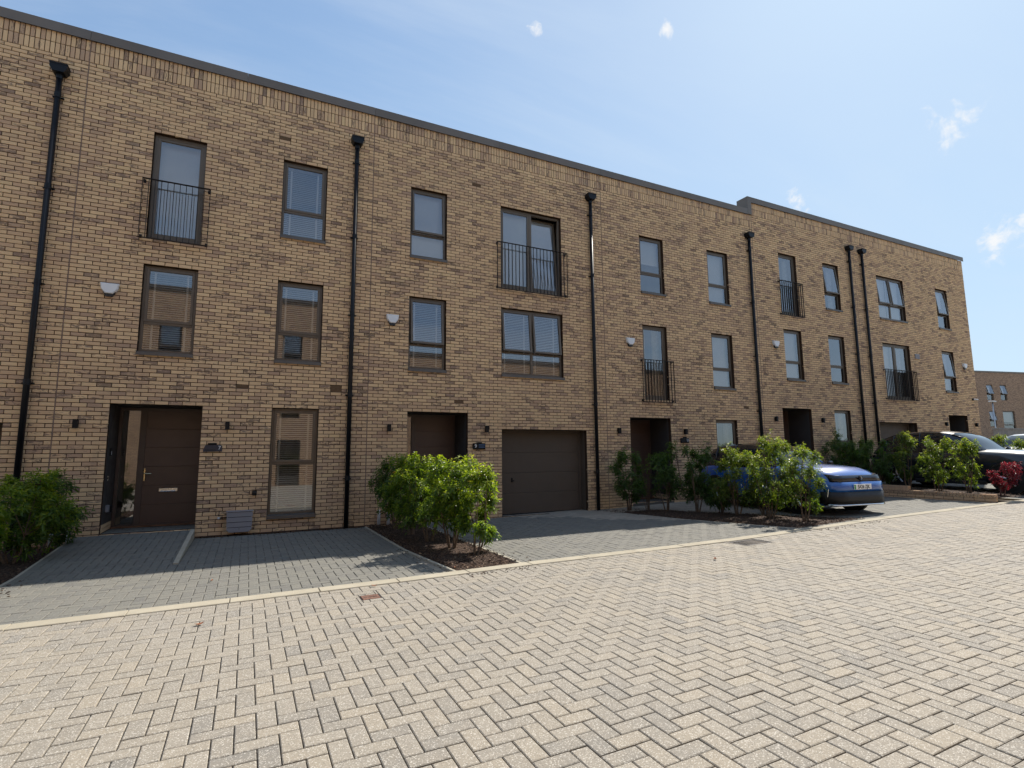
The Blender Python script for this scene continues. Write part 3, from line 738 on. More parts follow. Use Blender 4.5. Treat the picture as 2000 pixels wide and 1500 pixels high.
def bars(mb, x0, x1, z0, z1, y0, y1, w, wb=None, wt=None, c=.004):
    wb = w if wb is None else wb; wt = w if wt is None else wt
    mb.box(x0, x0+w, y0, y1, z0, z1, c); mb.box(x1-w, x1, y0, y1, z0, z1, c)
    mb.box(x0+w-.001, x1-w+.001, y0+.0007, y1, z0, z0+wb, c); mb.box(x0+w-.001, x1-w+.001, y0+.0007, y1, z1-wt, z1, c); return mb
def hinge(pivot_y, pivot_z, ang):
    ca, sa = math.cos(ang), math.sin(ang)
    def fn(p):
        y, z = p[1]-pivot_y, p[2]-pivot_z; return np.array([p[0], pivot_y + y*ca + z*sa, pivot_z - y*sa + z*ca])
    return fn
def glaze(o):
    mi = np.ones(len(o.data.polygons), np.int32); mi[2] = 0; o.data.polygons.foreach_set('material_index', mi); return o
def pane(win, x0, x1, z0, z1, y, fn=None):
    mb = MB(); mb.box(x0, x1, y, y+.022, z0, z1)
    if fn: mb.xform(fn)
    return glaze(mb.build('pane', ['glass', 'glass_clear'], win))
def blinds(win, x0, x1, z0, z1, kind, y=.23):
    if kind == 'venetian':
        mb = MB(); z = z1-.05; t = R(28)
        while z > z0+.02:
            dy, dz = .023*math.cos(t), .023*math.sin(t)
            mb.add([(x0, y-dy, z-dz), (x1, y-dy, z-dz), (x1, y+dy, z+dz), (x0, y+dy, z+dz), (x0, y-dy, z-dz+.003), (x1, y-dy, z-dz+.003), (x1, y+dy, z+dz+.003), (x0, y+dy, z+dz+.003)], BOXF); z -= .043
        mb.box(x0, x1, y-.03, y+.03, z1-.045, z1)
        n = 2 if x1-x0 < 1.1 else 3
        for i in range(n):
            xc = x0+(x1-x0)*(.17+.66*i/(n-1)); mb.box(xc-.017, xc+.017, y-.031, y-.0285, z0, z1-.04)
        mb.build('blind', 'blind_white', win, kind='stuff')
    elif kind == 'roller':
        mb = MB(); mb.box(x0, x1, y-.002, y+.002, z0, z1); mb.tube([(x0, y+.02, z1-.02), (x1, y+.02, z1-.02)], .022); mb.build('blind', 'blind_white', win)
    elif kind in ('curtain', 'warm'):
        for (a, b) in ((x0, x0+(x1-x0)*.36), (x1-(x1-x0)*.30, x1)):
            n = 26; V = []
            for i in range(n):
                xx = a+(b-a)*i/(n-1); yy = y+.05+.022*math.sin(i*1.45)+.006*math.sin(i*3.1); V += [(xx, yy, z0), (xx, yy, z1)]
            place('curtain', V, np.array([(2*i, 2*i+2, 2*i+3, 2*i+1) for i in range(n-1)]), 'curtain_grey' if kind == 'curtain' else 'curtain_warm', win, smooth=True)
    elif kind == 'half':
        mb = MB(); mb.box(x0, x1, y-.002, y+.002, z0+(z1-z0)*.55, z1); mb.build('blind', 'blind_white', win)
def window(house, u0, u1, v0, v1, kind='tt', tr=.335, open_=(0, 0), blind='venetian', sill=True):
    x0, x1, z0, z1 = X(u0)+.002, X(u1)-.002, Z(v0), Z(v1)-.002; yf = .088; cols = 2 if (u1-u0) > 6 else 1
    zs = z0+.028 if sill else z0+.004
    mb = MB(); bars(mb, x0, x1, zs, z1, yf, yf+.075, .052, .05)
    zt = zs+(z1-zs)*tr
    if kind == 'tt': mb.box(x0+.05, x1-.05, yf+.001, yf+.075, zt-.026, zt+.026, .004)
    if cols == 2: mb.box((x0+x1)/2-.035, (x0+x1)/2+.035, yf-.0008, yf+.0745, zs+.05, z1-.05, .004)
    win = mb.build('window', 'frame_bronze', house)
    if sill:
        sm = MB(); sm.prism([(.12, z0+.044), (-.042, z0+.014), (-.045, z0-.046), (-.039, z0-.046), (-.035, z0+.004), (.12, z0+.004)], x0-.004, x1+.004, 'x')
        sm.box(x0-.012, x0-.004, -.0455, .0, z0-.048, z0+.03); sm.box(x1+.004, x1+.012, -.0455, .0, z0-.048, z0+.03); sm.build('sill', 'sill_metal', win)
    xs = [(x0+.052, x1-.052)] if cols == 1 else [(x0+.052, (x0+x1)/2-.035), ((x0+x1)/2+.035, x1-.052)]
    for i, (a, b) in enumerate(xs):
        op = open_[i] if i < len(open_) else 0
        if kind == 'tt':
            zb, zt2 = zt+.020, z1-.046; fn = hinge(yf-.004, zt2, R(op)) if op else None
            sb = MB(); bars(sb, a-.006, b+.006, zb, zt2, yf-.014, yf+.045, .050)
            if fn: sb.xform(fn)
            sb.build('sash', 'frame_bronze', win); pane(win, a+.042, b-.042, zb+.046, zt2-.046, yf+.012, fn)
            pane(win, a-.002, b+.002, zs+.048, zt-.024, yf+.022)
            if op:
                hb = MB()
                for q in (.25, .75): hb.box(a+(b-a)*q-.02, a+(b-a)*q+.02, yf+.0, yf+.02, zb-.012, zb+.006, .002)
                hb.build('stay', 'steel', win)
        else:                       # french leaf
            zb, zt2 = zs+.045, z1-.048
            fn = None
            if op: fn = hinge(yf+.03, zb, R(op)) if op > 0 else None
            sb = MB(); bars(sb, a-.004, b+.004, zb, zt2, yf+.008, yf+.062, .058, .085)
            if fn: sb.xform(fn)
            sb.build('sash', 'frame_bronze', win); pane(win, a+.052, b-.052, zb+.080, zt2-.052, yf+.03, fn)
    if blind:
        bl = blind if isinstance(blind, (list, tuple)) else [blind]*cols
        for (a, b), k in zip(xs, bl):
            if k: blinds(win, a-.02, b+.02, zs+.04, z1-.05, k, .30 if kind != 'tt' else .235)
    return win
def railing(house, u0, u1, v0, v1):
    a, b = X(u0), X(u1); z0, z1 = Z(v0), Z(v1); y = -.085
    mb = MB(); mb.box(a, b, y-.025, y+.025, z1-.012, z1, .002); mb.box(a, b, y-.025, y+.025, z0, z0+.012, .002)
    rl = mb.build('balcony_railing', 'rail_brown', house)
    n = max(6, round((b-a)/.1035)); bm_ = MB(); bm_.box(-.005, .005, -.013, .013, 0, z1-z0-.024, .001)
    V = np.array(bm_.v); me = None
    for i in range(n+1):
        x = a+.008+(b-a-.016)*i/n
        if me is None: o = bm_.xform(lambda p: p+np.array([x, y, z0+.012])).build('baluster', 'rail_brown', rl); me = o.data
        else: o = copy_obj('baluster', me, (x, y, z0+.012), rl); BASE[o.name] = np.array((x, y, z0+.012))
    for xx in (a+.03, b-.03):
        for zz in (z1-.07, z0+.012):
            br = MB(); br.box(xx-.024, xx+.024, -.006, .0015, zz-.0, zz+.075, .002); br.box(xx-.005, xx+.005, y+.012, -.005, zz+.02, zz+.05); br.build('bracket', 'rail_brown', rl)
def downpipe(house, u, vtop, vbot):
    x = X(u); y = -.075; rp_ = .047; z1 = Z(vtop); z0 = Z(vbot)
    mb = MB(); mb.tube([(x, y, z0), (x, y, z1-.19)], rp_, 16)
    dp = mb.build('downpipe', 'pipe_black', house, smooth=True)
    hb = MB(); q = [(-.13, 0), (-.13, -.085), (-.085, -.16), (.085, -.16), (.13, -.085), (.13, 0)]
    hb.prism([(x+a, z1+b) for a, b in q], -.195, -.002, 'y'); hb.box(x-.138, x+.138, -.203, -.0015, z1-.022, z1+.004, .004)
    hb.tube([(x, y, z1-.25), (x, y, z1-.15)], .053, 14); hb.build('hopper', 'pipe_black', dp)
    z = z1-.62; k = 0
    while z > z0+.3:
        sb = MB(); sb.tube([(x, y, z), (x, y, z+.10)], .0525, 16); sb.tube([(x, y, z+.045), (x, y, z+.055)], .055, 16)
        sb.box(x-.085, x+.085, -.028, -.002, z+.02, z+.045, .003); sb.tube([(x-.075, -.012, z+.032), (x-.075, -.045, z+.032)], .011, 8); sb.tube([(x+.075, -.012, z+.032), (x+.075, -.045, z+.032)], .011, 8)
        sb.build('pipe_bracket', 'pipe_black', dp); z -= 1.78; k += 1
def porch(house, u0, u1, v0, v1, leaf_side='r'):
    x0, x1, z0, z1 = X(u0)-.003, X(u1)+.003, Z(v0), Z(v1)+.003; d = .90
    mb = MB()
    mb.box(x0-.02, x0, .113, d+.1, z0+.15, z1); mb.box(x1, x1+.02, .113, d+.1, z0+.15, z1); mb.box(x0-.02, x1+.02, .113, d+.1, z1, z1+.02)
    pz = mb.build('porch_lining', 'porch_panel', house)
    for (xa, s_) in ((x0, 1), (x1, -1)):          # two courses of brick at the foot of the lining
        for c in range(2):
            for k in range(4):
                ya = .115+k*.2; pb = MB(); pb.box(xa-.02 if s_ > 0 else xa-.004, xa+.004 if s_ > 0 else xa+.02, ya+.004, ya+.196, z0+c*.075+.005, z0+c*.075+.07, .002); pb.build('brick', 'brick', pz)
    fl = MB(); fl.box(x0, x1, -.002, d+.1, z0-.10, z0-.022); fl.build('porch_floor', 'joint_drive', pz)
    a, b = x0+.004, x1-.004; ml = a+.40; y = d
    mb = MB(); bars(mb, a, b, z0+.028, z1-.002, y, y+.08, .055, .03); mb.box(ml-.055, ml+.055, y-.0015, y+.08, z0+.058, z1-.055, .003); dr = mb.build('front_door', 'door_frame', house)
    lf = MB(); la, lb, l0, l1 = ml+.04, b-.045, z0+.05, z1-.05; n = 6
    for i in range(n):
        zz0 = l0+(l1-l0)*i/n; zz1 = l0+(l1-l0)*(i+1)/n; lf.box(la, lb, y+.012, y+.06, zz0+.0015, zz1-.0015, .0035)
    lf.box(la+.004, lb-.004, y+.018, y+.055, l0, l1); lf.build('door_leaf', 'door_brown', dr)
    mb = MB(); mb.box(a+.05, ml-.05, y+.03, y+.055, z0+.05, z1-.05); glaze(mb.build('pane', ['glass', 'glass_clear'], dr))
    mb = MB(); mb.box(a, b, y-.075, y+.02, z0-.004, z0+.028, .006); mb.build('threshold', 'threshold_wood', dr)
    mb = MB(); xc = (la+lb)/2-.03; mb.box(xc-.165, xc+.165, y-.003, y+.014, z0+.66, z0+.735, .008); mb.tube([(xc-.13, y-.008, z0+.67), (xc+.13, y-.008, z0+.67)], .008, 8); mb.build('letter_plate', 'steel', dr)
    mb = MB(); mb.box(la+.022, la+.056, y-.002, y+.013, z0+.88, z0+1.13, .008); mb.tube([(la+.039, y, z0+1.03), (la+.039, y-.05, z0+1.03), (la+.05, y-.055, z0+1.03), (la+.16, y-.05, z0+1.022)], .009, 8)
    mb.tube([(la+.039, y, z0+.93), (la+.039, y-.008, z0+.93)], .011, 10); mb.build('door_handle', 'brass', dr)
def garage(house, u0, u1, v0, v1):
    x0, x1, z0, z1 = X(u0)-.003, X(u1)+.003, Z(v0), Z(v1)+.003; d = .33
    mb = MB(); mb.box(x0-.02, x0, .113, d+.1, z0-.1, z1); mb.box(x1, x1+.02, .113, d+.1, z0-.1, z1); mb.box(x0-.02, x1+.02, .113, d+.1, z1, z1+.02)
    bars(mb, x0, x1, z0-.1, z1, d-.02, d+.03, .07, .01, .07); g = mb.build('garage_door', 'garage_brown', house)
    a, b = x0+.072, x1-.072; zz0, zz1 = z0+.02, z1-.072; n = 4
    for i in range(n):
        p = MB(); za, zb = zz0+(zz1-zz0)*i/n, zz0+(zz1-zz0)*(i+1)/n; p.box(a, b, d+.002, d+.04, za+.0015, zb-.0015, .003)
        p.build('panel', 'garage_brown', g)
    s_ = MB(); s_.box(a, b, d-.004, d+.02, zz0-.03, zz0-.001, .003); s_.build('seal', 'plastic_black', g)
    h = MB(); hx, hz = X(u0)+.42, z0+.80; h.box(hx-.022, hx+.022, d-.006, d+.004, hz-.005, hz+.10, .004); h.tube([(hx, d, hz+.03), (hx, d-.03, hz+.03), (hx+.05, d-.032, hz+.03)], .011, 8); h.tube([(hx, d-.008, hz+.075), (hx, d-.02, hz+.075)], .014, 10); h.build('handle', 'lamp_black', g)
def coping(house, u0, u1, vb, vt, endl=False, endr=False):
    a, b = X(u0), X(u1); n = max(1, round((b-a)/2.9))
    for i in range(n):
        xa, xb = a+(b-a)*i/n+.002, a+(b-a)*(i+1)/n-.002
        if endl and i == 0: xa -= .02
        if endr and i == n-1: xb += .05
        mb = MB(); mb.prism([(-.046, Z(vb)-.012), (-.046, Z(vt)), (.40, Z(vt)-.03), (.40, Z(vb)), (.36, Z(vb)), (.36, Z(vt)-.06), (-.040, Z(vt)-.04), (-.040, Z(vb)-.012)], xa, xb, 'x'); mb.build('coping', 'coping_metal', house)
def house(no, u0, u1, dv, label, win, doors, garages, pipe_u, nsingle, end=False, vents=()):
    x0, x1 = X(u0), X(u1); h = root('terraced_house', ((x0+x1)/2, 4., 0), label, 'house', 'houses of the brick terrace')
    vs_, vt = 87+dv, 93+dv
    holes = [w[:4] for w in win] + list(doors) + list(garages) + [q[:4] for q in vents]
    wall = mortar_wall(h, u0, u1, -36, vt, holes)
    brick_face(wall, u0, u1, -36, vs_, holes, nsingle, [(87+dv, 90+dv), (90+dv, 93+dv)], .004, .004)
    mj = MB(); mj.box(x1-.006, x1+.006, .0015, .016, Z(-36), Z(vt)-.01)
    if not end: mj.build('movement_joint', 'sealant', wall)
    zr = Z(vt)-.25; sh = MB()
    sh.box(x0+.01, x1-.01, 8.7, 9.0, -.6, zr); sh.box(x0+.01, x1-.01, .10, 9.0, zr, zr+.12); sh.box(x0+.01, x1-.01, 1.9, 2.0, -.6, zr)
    sh.box(x1-.12, x1-.01, .14, 9, -.6, Z(vt)); sh.box(x0+.01, x0+.12, .14, 9, -.6, zr); sh.box(x0+.01, x1-.01, .10, .36, zr, Z(vt)-.005)
    for vf in (0, 1):
        zf_ = Z(4+dv+36*vf); sh.box(x0+.01, x1-.01, .16, 1.9, zf_, zf_+.2)
    sh.build('building_shell', 'interior', h)
    for w in win: window(h, *w[:4], **w[4])
    for d in doors: porch(h, *d)
    for g in garages: garage(h, *g)
    for q in vents:
        vb = MB(); a, b, c, d = X(q[0])+.004, X(q[1])-.004, Z(q[2])+.004, Z(q[3])-.004; vb.box(a, b, .004, .02, c, d); z = c+.006
        while z < d-.006: vb.box(a, b, -.001, .006, z, z+.006); z += .014
        vb.build('vent_grille', 'vent_brown', h)
    downpipe(h, pipe_u, 83.2+dv, -34+dv*.9)
    coping(h, u0 if dv == 0 or no != 13 else u0-.1, u1 if no != 11 else 79.2, 92.85+dv, 95.25+dv, endr=end)
    return h
TT = dict(kind='tt'); V_ = 'venetian'
H5 = house(5, -17, 0, 0, 'brick house at the far left, cut off by the picture edge', [(-14, -6, 49, 72, dict(blind='roller')), (-14, -6, 13, 36, dict())], [], [(-14, -3, -33, -5)], -1.74, 300)
H7 = house(7, 0, 24, 0, 'brick house number 7 with single garage-less front and brown door',
    [(5, 9, 43, 72, dict(kind='french', blind='roller', sill=False)), (15.5, 19.5, 49, 72, dict(blind=V_)), (5, 9, 13, 36, dict(blind=V_)), (15.5, 19.5, 13, 36, dict(blind=V_)), (15.5, 19.5, -29, 0, dict(blind=V_, tr=.475))],
    [(3.5, 10, -31, 0)], [], 22.24, 300, vents=[(12.5, 13.5, 5, 6), (20.5, 21.5, 5, 7), (15, 16, 78, 79)])
H9 = house(9, 24, 52.5, 0, 'brick house number 9 with brown garage door beside the entrance',
    [(28, 32, 49, 72, dict(blind='roller', open_=(4,))), (38.5, 46.5, 43, 72, dict(kind='french', blind='roller', sill=False, open_=(0, 5))), (28, 32, 13, 36, dict(blind=V_, open_=(5,))), (38.5, 46.5, 13, 36, dict(blind=V_, open_=(5, 5)))],
    [(28, 34.5, -31, 0)], [(38.5, 49.5, -33, -5)], 50.69, 300, vents=[(35, 36, 77, 78), (33, 34, 3, 4)])
H11 = house(11, 52.5, 80.0, 0, 'brick house number 11, third door along, behind the blue car',
    [(58.5, 62.5, 49, 72, dict(blind='half')), (70.5, 74.5, 49, 72, dict(blind='roller')), (58.5, 62.5, 7, 36, dict(kind='french', blind='warm', sill=False)), (70.5, 74.5, 13, 36, dict(blind='roller')), (70.5, 74.5, -29, 0, dict(blind='curtain', tr=.475))],
    [(56, 62.5, -31, 0)], [], 78.86, 300, vents=[(76, 77, 5, 6)])
H13 = house(13, 80.0, 104.5, 6, 'taller brick house just right of the roofline step',
    [(85.5, 89.5, 49, 78, dict(kind='french', blind='curtain', sill=False)), (96, 100, 55, 78, dict(blind='curtain', open_=(6,))), (85.5, 89.5, 19, 42, dict(blind='roller')), (96, 100, 19, 42, dict(blind=None)), (96, 100, -23, 6, dict(blind='warm', tr=.475))],
    [(84, 90.5, -25, 6)], [], 102.83, 300)
H15 = house(15, 104.5, 140, 6, 'last brick house at the right end of the terrace',
    [(110.5, 118.5, 55, 78, dict(blind='roller', open_=(5, 5))), (129, 133, 55, 78, dict(blind='half', open_=(6,))), (110.5, 118.5, 13, 42, dict(kind='french', blind=['roller', 'curtain'], sill=False)), (129, 133, 19, 42, dict(blind='curtain', open_=(6,)))],
    [(129, 135.5, -25, 6)], [(107.5, 118.5, -29, 1)], 106.3, 0, True)
ed = MB(); ed.box(X(79.25), X(80.0)-.002, -.045, .40, Z(92.9), Z(101.25)); ed.build('coping_upstand', 'coping_metal', H13)
railing(H7, 4.45, 9.6, 42.4, 58.4); railing(H9, 37.85, 47.1, 42.2, 58.6); railing(H11, 57.9, 63.1, 6.0, 22.3); railing(H13, 84.9, 90.1, 48.3, 64.5); railing(H15, 109.9, 119.2, 12.4, 28.2)

# ------------------------------------------------------------------ things fixed to the walls
def wall_light(u, v, label):
    x, z = X(u), Z(v); r_ = root('wall_light', (x, 0, z-.08), label, 'wall light', 'wall lights beside the doors')
    mb = MB(); mb.box(x-.038, x+.038, -.105, -.022, z-.078, z+.078, .004); mb.build('housing', 'lamp_black', r_)
    mb = MB(); mb.box(x-.026, x+.026, -.024, -.002, z-.05, z+.05, .002); mb.build('back_plate', 'lamp_black', r_)
    mb = MB(); mb.tube([(x, -.064, z-.0795), (x, -.064, z-.076)], .026, 14); mb.build('lens', 'lamp_glass', r_)
for u, v, t in ((1.45, -5, 'black wall light between the left hedge and the leftmost door'), (12.0, -5, 'black wall light above the number 7 sign'), (26.1, -5, 'black wall light above the middle hedge'), (36.6, -5, 'black wall light between door number 9 and the garage'),
                (54.1, -5, 'black wall light left of the third door'), (64.75, -5, 'black wall light above the third door number sign'), (82.2, 1, 'black wall light left of the fourth door'), (92.7, 1, 'black wall light right of the fourth door'),
                (127.5, 1, 'black wall light left of the last door'), (138.0, 1, 'black wall light at the right end of the terrace')): wall_light(u, v, t)
def alarm(u, v, label):
    x, z = X(u), Z(v); r_ = root('alarm_box', (x, 0, z-.13), label, 'alarm box', 'alarm boxes on the terrace')
    top = [(-.145, .125), (.145, .125), (.128, .01), (.062, -.075), (-.062, -.075), (-.128, .01)]
    n = len(top); mb = MB(); V = [(x+a, -.004, z+b) for a, b in top] + [(x+a*.99, -.055, z+b*.99) for a, b in top] + [(x+a*.86, -.078, z+b*.86) for a, b in top]
    F = [tuple(range(n))] + [(k*n+i, (k+1)*n+i, (k+1)*n+(i+1) % n, k*n+(i+1) % n) for k in range(2) for i in range(n)] + [tuple(2*n+i for i in range(n-1, -1, -1))]
    mb.add(V, F); mb.build('cover', 'alarm_white', r_)
    mb = MB(); mb.prism([(x-.10, z-.035), (x+.10, z-.035), (x+.05, z-.125), (x-.05, z-.125)], -.05, -.003, 'y'); mb.build('siren_grille', 'alarm_dark', r_)
for u, v, t in ((2.82, 28.1, 'white alarm box high left of the leftmost brown door'), (26.25, 27.7, 'white alarm box above the middle hedge'), (56.35, 28.4, 'white alarm box beside the first-floor balcony rail'), (83.4, 34.2, 'white alarm box above the fourth door'), (136.3, 34.3, 'white alarm box near the right corner of the terrace')): alarm(u, v, t)
def sign7():
    x, z = X(10.98), Z(-10.85); r_ = root('house_number_sign', (x, 0, z-.07), 'navy house number sign reading 7 beside the first door', 'sign', 'house number signs')
    mb = MB(); mb.prism([(x-.125, z+.055), (x+.13, z+.065), (x+.158, z+.04), (x+.158, z-.065), (x-.158, z-.07), (x-.158, z-.02)], -.03, -.002, 'y'); mb.build('plaque', 'sign_navy', r_)
    mb = MB(); mb.box(x-.085, x+.065, -.034, -.004, z+.066, z+.10, .004); mb.build('top_bar', 'lamp_black', r_)
    text_mesh('7', .095, lambda p: (x+.115+p[0], -.031-p[2], z+.005+p[1]), 'number', 'sign_white', r_)
    mb = MB(); mb.box(x-.13, x+.06, -.0315, -.03, z-.045, z-.038); mb.box(x-.13, x+.06, -.0315, -.03, z-.025, z-.021); mb.build('groove', 'lamp_black', r_)
def sign_box(u, v, txt, label, right):
    x, z = X(u), Z(v); r_ = root('house_number_sign', (x, 0, z-.08), label, 'sign', 'house number signs')
    mb = MB(); mb.box(x-.16, x+.16, -.045, -.002, z-.075, z+.07, .012); mb.build('plaque', 'lamp_black', r_)
    mb = MB(); mb.box(x-.05, x+.07, -.04, -.004, z+.071, z+.098, .003); mb.build('top_bar', 'lamp_black', r_)
    text_mesh(txt, .12, lambda p: (x+(.10 if right else -.095)+p[0], -.0465-p[2], z+p[1]), 'number', 'sign_white', r_)
    if not right:
        mb = MB()
        for i in range(3): mb.box(x-.02, x+.14, -.0465, -.0455, z+.03-i*.032, z+.045-i*.032)
        mb.build('print', 'sign_blue', r_)
sign7(); sign_box(35.76, -10.5, '9', 'black house number sign reading 9 between door and garage', False); sign_box(64.65, -8.4, '11', 'black house number sign reading 11 beside the third door', True)
def meter():
    x0, x1, z0, z1 = X(12.35), X(14.35), Z(-32.2), Z(-27.1); r_ = root('meter_box', ((x0+x1)/2, -.1, z0), 'grey slatted meter box at the wall foot below number 7', 'meter box')
    n = 4
    for i in range(n):
        za, zb = z0+.0+(z1-z0)*i/n, z0+(z1-z0)*(i+1)/n-.010; c = .05 if i == 0 else 0; y = -.165+.022*(i/n)
        mb = MB(); w = .012*(n-1-i)/n
        mb.prism([(x0+w+c, za), (x1-w-c, za), (x1-w, za+c), (x1-w, zb), (x0+w, zb), (x0+w, za+c)], y-.005, y+.012, 'y'); mb.build('slat', 'meter_grey', r_)
    mb = MB(); mb.box(x0+.02, x1-.02, -.15, -.003, z0+.02, z1-.005); mb.build('body', 'plastic_black', r_)
    mb = MB(); mb.box(x0-.012, x1+.012, -.165, -.003, z1-.004, z1+.014, .004); mb.build('lid', 'meter_grey', r_)
    mb = MB(); mb.tube([((x0+x1)/2, -.175, z0+.06), ((x0+x1)/2, -.17, z0+.06)], .008, 8); mb.build('lock', 'lamp_black', r_)
    tx, tz = X(11.75), Z(-28.6); r2 = root('garden_tap', (tx, -.04, tz-.03), 'small pale-topped tap beside the grey meter box', 'tap')
    mb = MB(); mb.tube([(tx+.14, -.01, tz), (tx+.05, -.05, tz), (tx+.02, -.06, tz)], .011, 8); mb.tube([(tx, -.004, tz+.12), (tx, -.03, tz+.03)], .006, 6); mb.build('pipe', 'lamp_black', r2)
    mb = MB(); mb.tube([(tx-.022, -.06, tz), (tx-.012, -.06, tz), (tx+.012, -.06, tz), (tx+.022, -.06, tz)], [.008, .022, .022, .008], 10); mb.build('cap', 'pvc_white', r2, True)
meter()
def socket(u, v, label):
    x, z = X(u), Z(v); r_ = root('outdoor_socket', (x, 0, z-.04), label, 'socket', 'outdoor sockets')
    mb = MB(); mb.box(x-.042, x+.042, -.062, -.002, z-.042, z+.042, .006); mb.build('box', 'lamp_black', r_); mb = MB(); mb.box(x-.036, x+.036, -.07, -.062, z-.005, z+.036, .003); mb.build('flap', 'plastic_black', r_)
socket(14.4, -22.6, 'small black socket left of the ground-floor window of number 7'); socket(37.6, -22.6, 'small black socket left of the garage door of number 9')
def stub(u, y, z0, h, label):
    x = X(u); r_ = root('pipe_stub', (x, y, z0), label, 'pipe', 'white pipes at the wall foot'); mb = MB(); mb.tube([(x, y, z0), (x, y, z0+h*.78), (x, y+.015, z0+h)], [.034, .030, .030], 12); mb.build('pipe', 'pvc_white', r_, True)
    mb = MB(); mb.tube([(x, y, z0+h*.72), (x, y, z0+h*.80)], .038, 12); mb.build('collar', 'pvc_white', r_)
stub(25.3, -.06, .0, .32, 'white pipe nearest the downpipe between doors 7 and 9'); stub(26.2, -.06, .0, .27, 'white pipe half hidden behind the hedge by door 9'); stub(1.65, -.06, .0, .25, 'white pipe at the wall foot right of the left hedge'); stub(.6, -.06, .0, .22, 'white pipe inside the left hedge')
def porch_bits():
    x = X(3.5)-.003; r_ = root('doorbell', (x, .35, Z(-17)), 'slim doorbell on the side of the porch of number 7', 'doorbell'); mb = MB(); mb.box(x, x+.022, .33, .375, Z(-12.6), Z(-10.7), .004); mb.build('housing', 'lamp_black', r_); mb = MB(); mb.box(x+.0222, x+.026, .337, .368, Z(-12.3), Z(-11.5), .001); mb.build('button', 'sign_white', r_)
    r_ = root('porch_switch', (x, .35, Z(-18)), 'small steel switch below the doorbell in the porch', 'switch'); mb = MB(); mb.box(x, x+.012, .30, .335, Z(-18.6), Z(-17.5), .003); mb.build('plate', 'steel', r_)
    r_ = root('key_safe', (x, .40, Z(-26.5)), 'small grey key safe low on the porch side', 'key safe'); mb = MB(); mb.box(x, x+.05, .33, .43, Z(-26.3), Z(-24.6), .006); mb.build('body', 'meter_grey', r_); mb = MB(); mb.box(x+.01, x+.085, .435, .49, Z(-26.4), Z(-24.9), .006); mb.build('cover', 'lamp_black', r_)
porch_bits()
def cctv():
    x, z = X(138.0), Z(15.6); r_ = root('security_camera', (x, 0, z), 'small security camera near the right corner of the terrace', 'camera'); mb = MB(); mb.box(x-.05, x+.05, -.05, -.002, z-.05, z+.05, .01); mb.build('mount', 'lamp_black', r_); mb = MB(); mb.tube([(x+.02, -.05, z), (x+.11, -.16, z-.02)], .028, 12); mb.build('barrel', 'sign_white', r_)
cctv()
def flue():
    x, z = X(120.6), Z(36.8); r_ = root('wall_vent', (x, 0, z-.1), 'square grey wall vent right of the last balcony', 'vent'); mb = MB(); mb.box(x-.16, x+.16, -.03, -.002, z-.1, z+.1, .01); mb.build('cover', 'meter_grey', r_)
    mb = MB()
    for i in range(5): mb.box(x-.14, x+.14, -.036, -.029, z-.08+i*.035, z-.066+i*.035)
    mb.build('louvre', 'meter_grey', r_)
flue()

# ------------------------------------------------------------------ street details
def covers():
    a, b, c, d = STOP; z = float(zg(a)); r_ = root('stopcock_cover', ((a+b)/2, (c+d)/2, z), 'small rusty stopcock cover set in the road pavers', 'cover')
    mb = MB(); mb.box(a, b, c, d, z-.05, z-.006, .002); mb.build('frame', 'iron_dark', r_)
    mb = MB(); mb.box(a+.014, b-.014, c+.014, d-.014, z-.03, z+.001, .003); mb.build('lid', 'iron_rust', r_)
    text_mesh('WATER', .042, lambda p: ((a+b)/2+p[0], (c+d)/2+p[1], z+.0015+p[2]), 'lettering', 'iron_dark', r_, .001)
    a, b, c, d = GUL; z = float(zg(a)); r_ = root('drain_grate', ((a+b)/2, (c+d)/2, z), 'square iron drain grate in the road beside the pale kerb', 'drain')
    mb = MB(); mb.box(a, b, c, c+.05, z-.06, z+.002, .003); mb.box(a, b, d-.05, d, z-.06, z+.002, .003); mb.box(a, a+.05, c+.05, d-.05, z-.06, z+.002, .003); mb.box(b-.05, b, c+.05, d-.05, z-.06, z+.002, .003); mb.build('frame', 'iron_dark', r_)
    mb = MB(); mb.box(a+.04, b-.04, c+.04, d-.04, z-.2, z-.07); mb.build('pit', 'plastic_black', r_)
    for i in range(9):
        xx = a+.065+(b-a-.13)*i/8; mb = MB(); mb.box(xx-.012, xx+.012, c+.045, d-.045, z-.05, z-.004, .002); mb.build('bar', 'iron_dark', r_)
covers()
def fallen(x, y, s, rz, label):
    z = float(zg(x) if y < -5.1 else zd(x, y))+.010; V = []; n = 7
    for i in range(n):
        t = i/(n-1); w = s*.26*math.sin(math.pi*min(1, t*.96+.02))**.8; lx = s*(t-.5); zz = z+.018*s/.08*(abs(t-.5)*2)**2
        for q in (-1, 0, 1):
            px_, py_ = lx, q*w; V.append((x+px_*math.cos(rz)-py_*math.sin(rz), y+px_*math.sin(rz)+py_*math.cos(rz), zz+abs(q)*w*.35))
    F = [(i*3+k, (i+1)*3+k, (i+1)*3+k+1, i*3+k+1) for i in range(n-1) for k in range(2)]
    o = place('fallen_leaf', V, np.array(F), 'dead_leaf', None, smooth=True); tag(o, label, 'leaf', 'fallen brown leaves')
fallen(2.75, -6.02, .085, .4, 'brown fallen leaf on the road pavers left of centre'); fallen(4.49, -5.36, .07, -.3, 'brown fallen leaf at the kerb above the stopcock cover'); fallen(9.02, -6.25, .085, .8, 'brown fallen leaf on the road in front of the garage drive'); fallen(2.75, -4.1, .06, 1.2, 'tiny brown leaf on the drive of number 7'); fallen(5.66, -4.93, .07, 2., 'brown leaf on the edging of the middle bed')

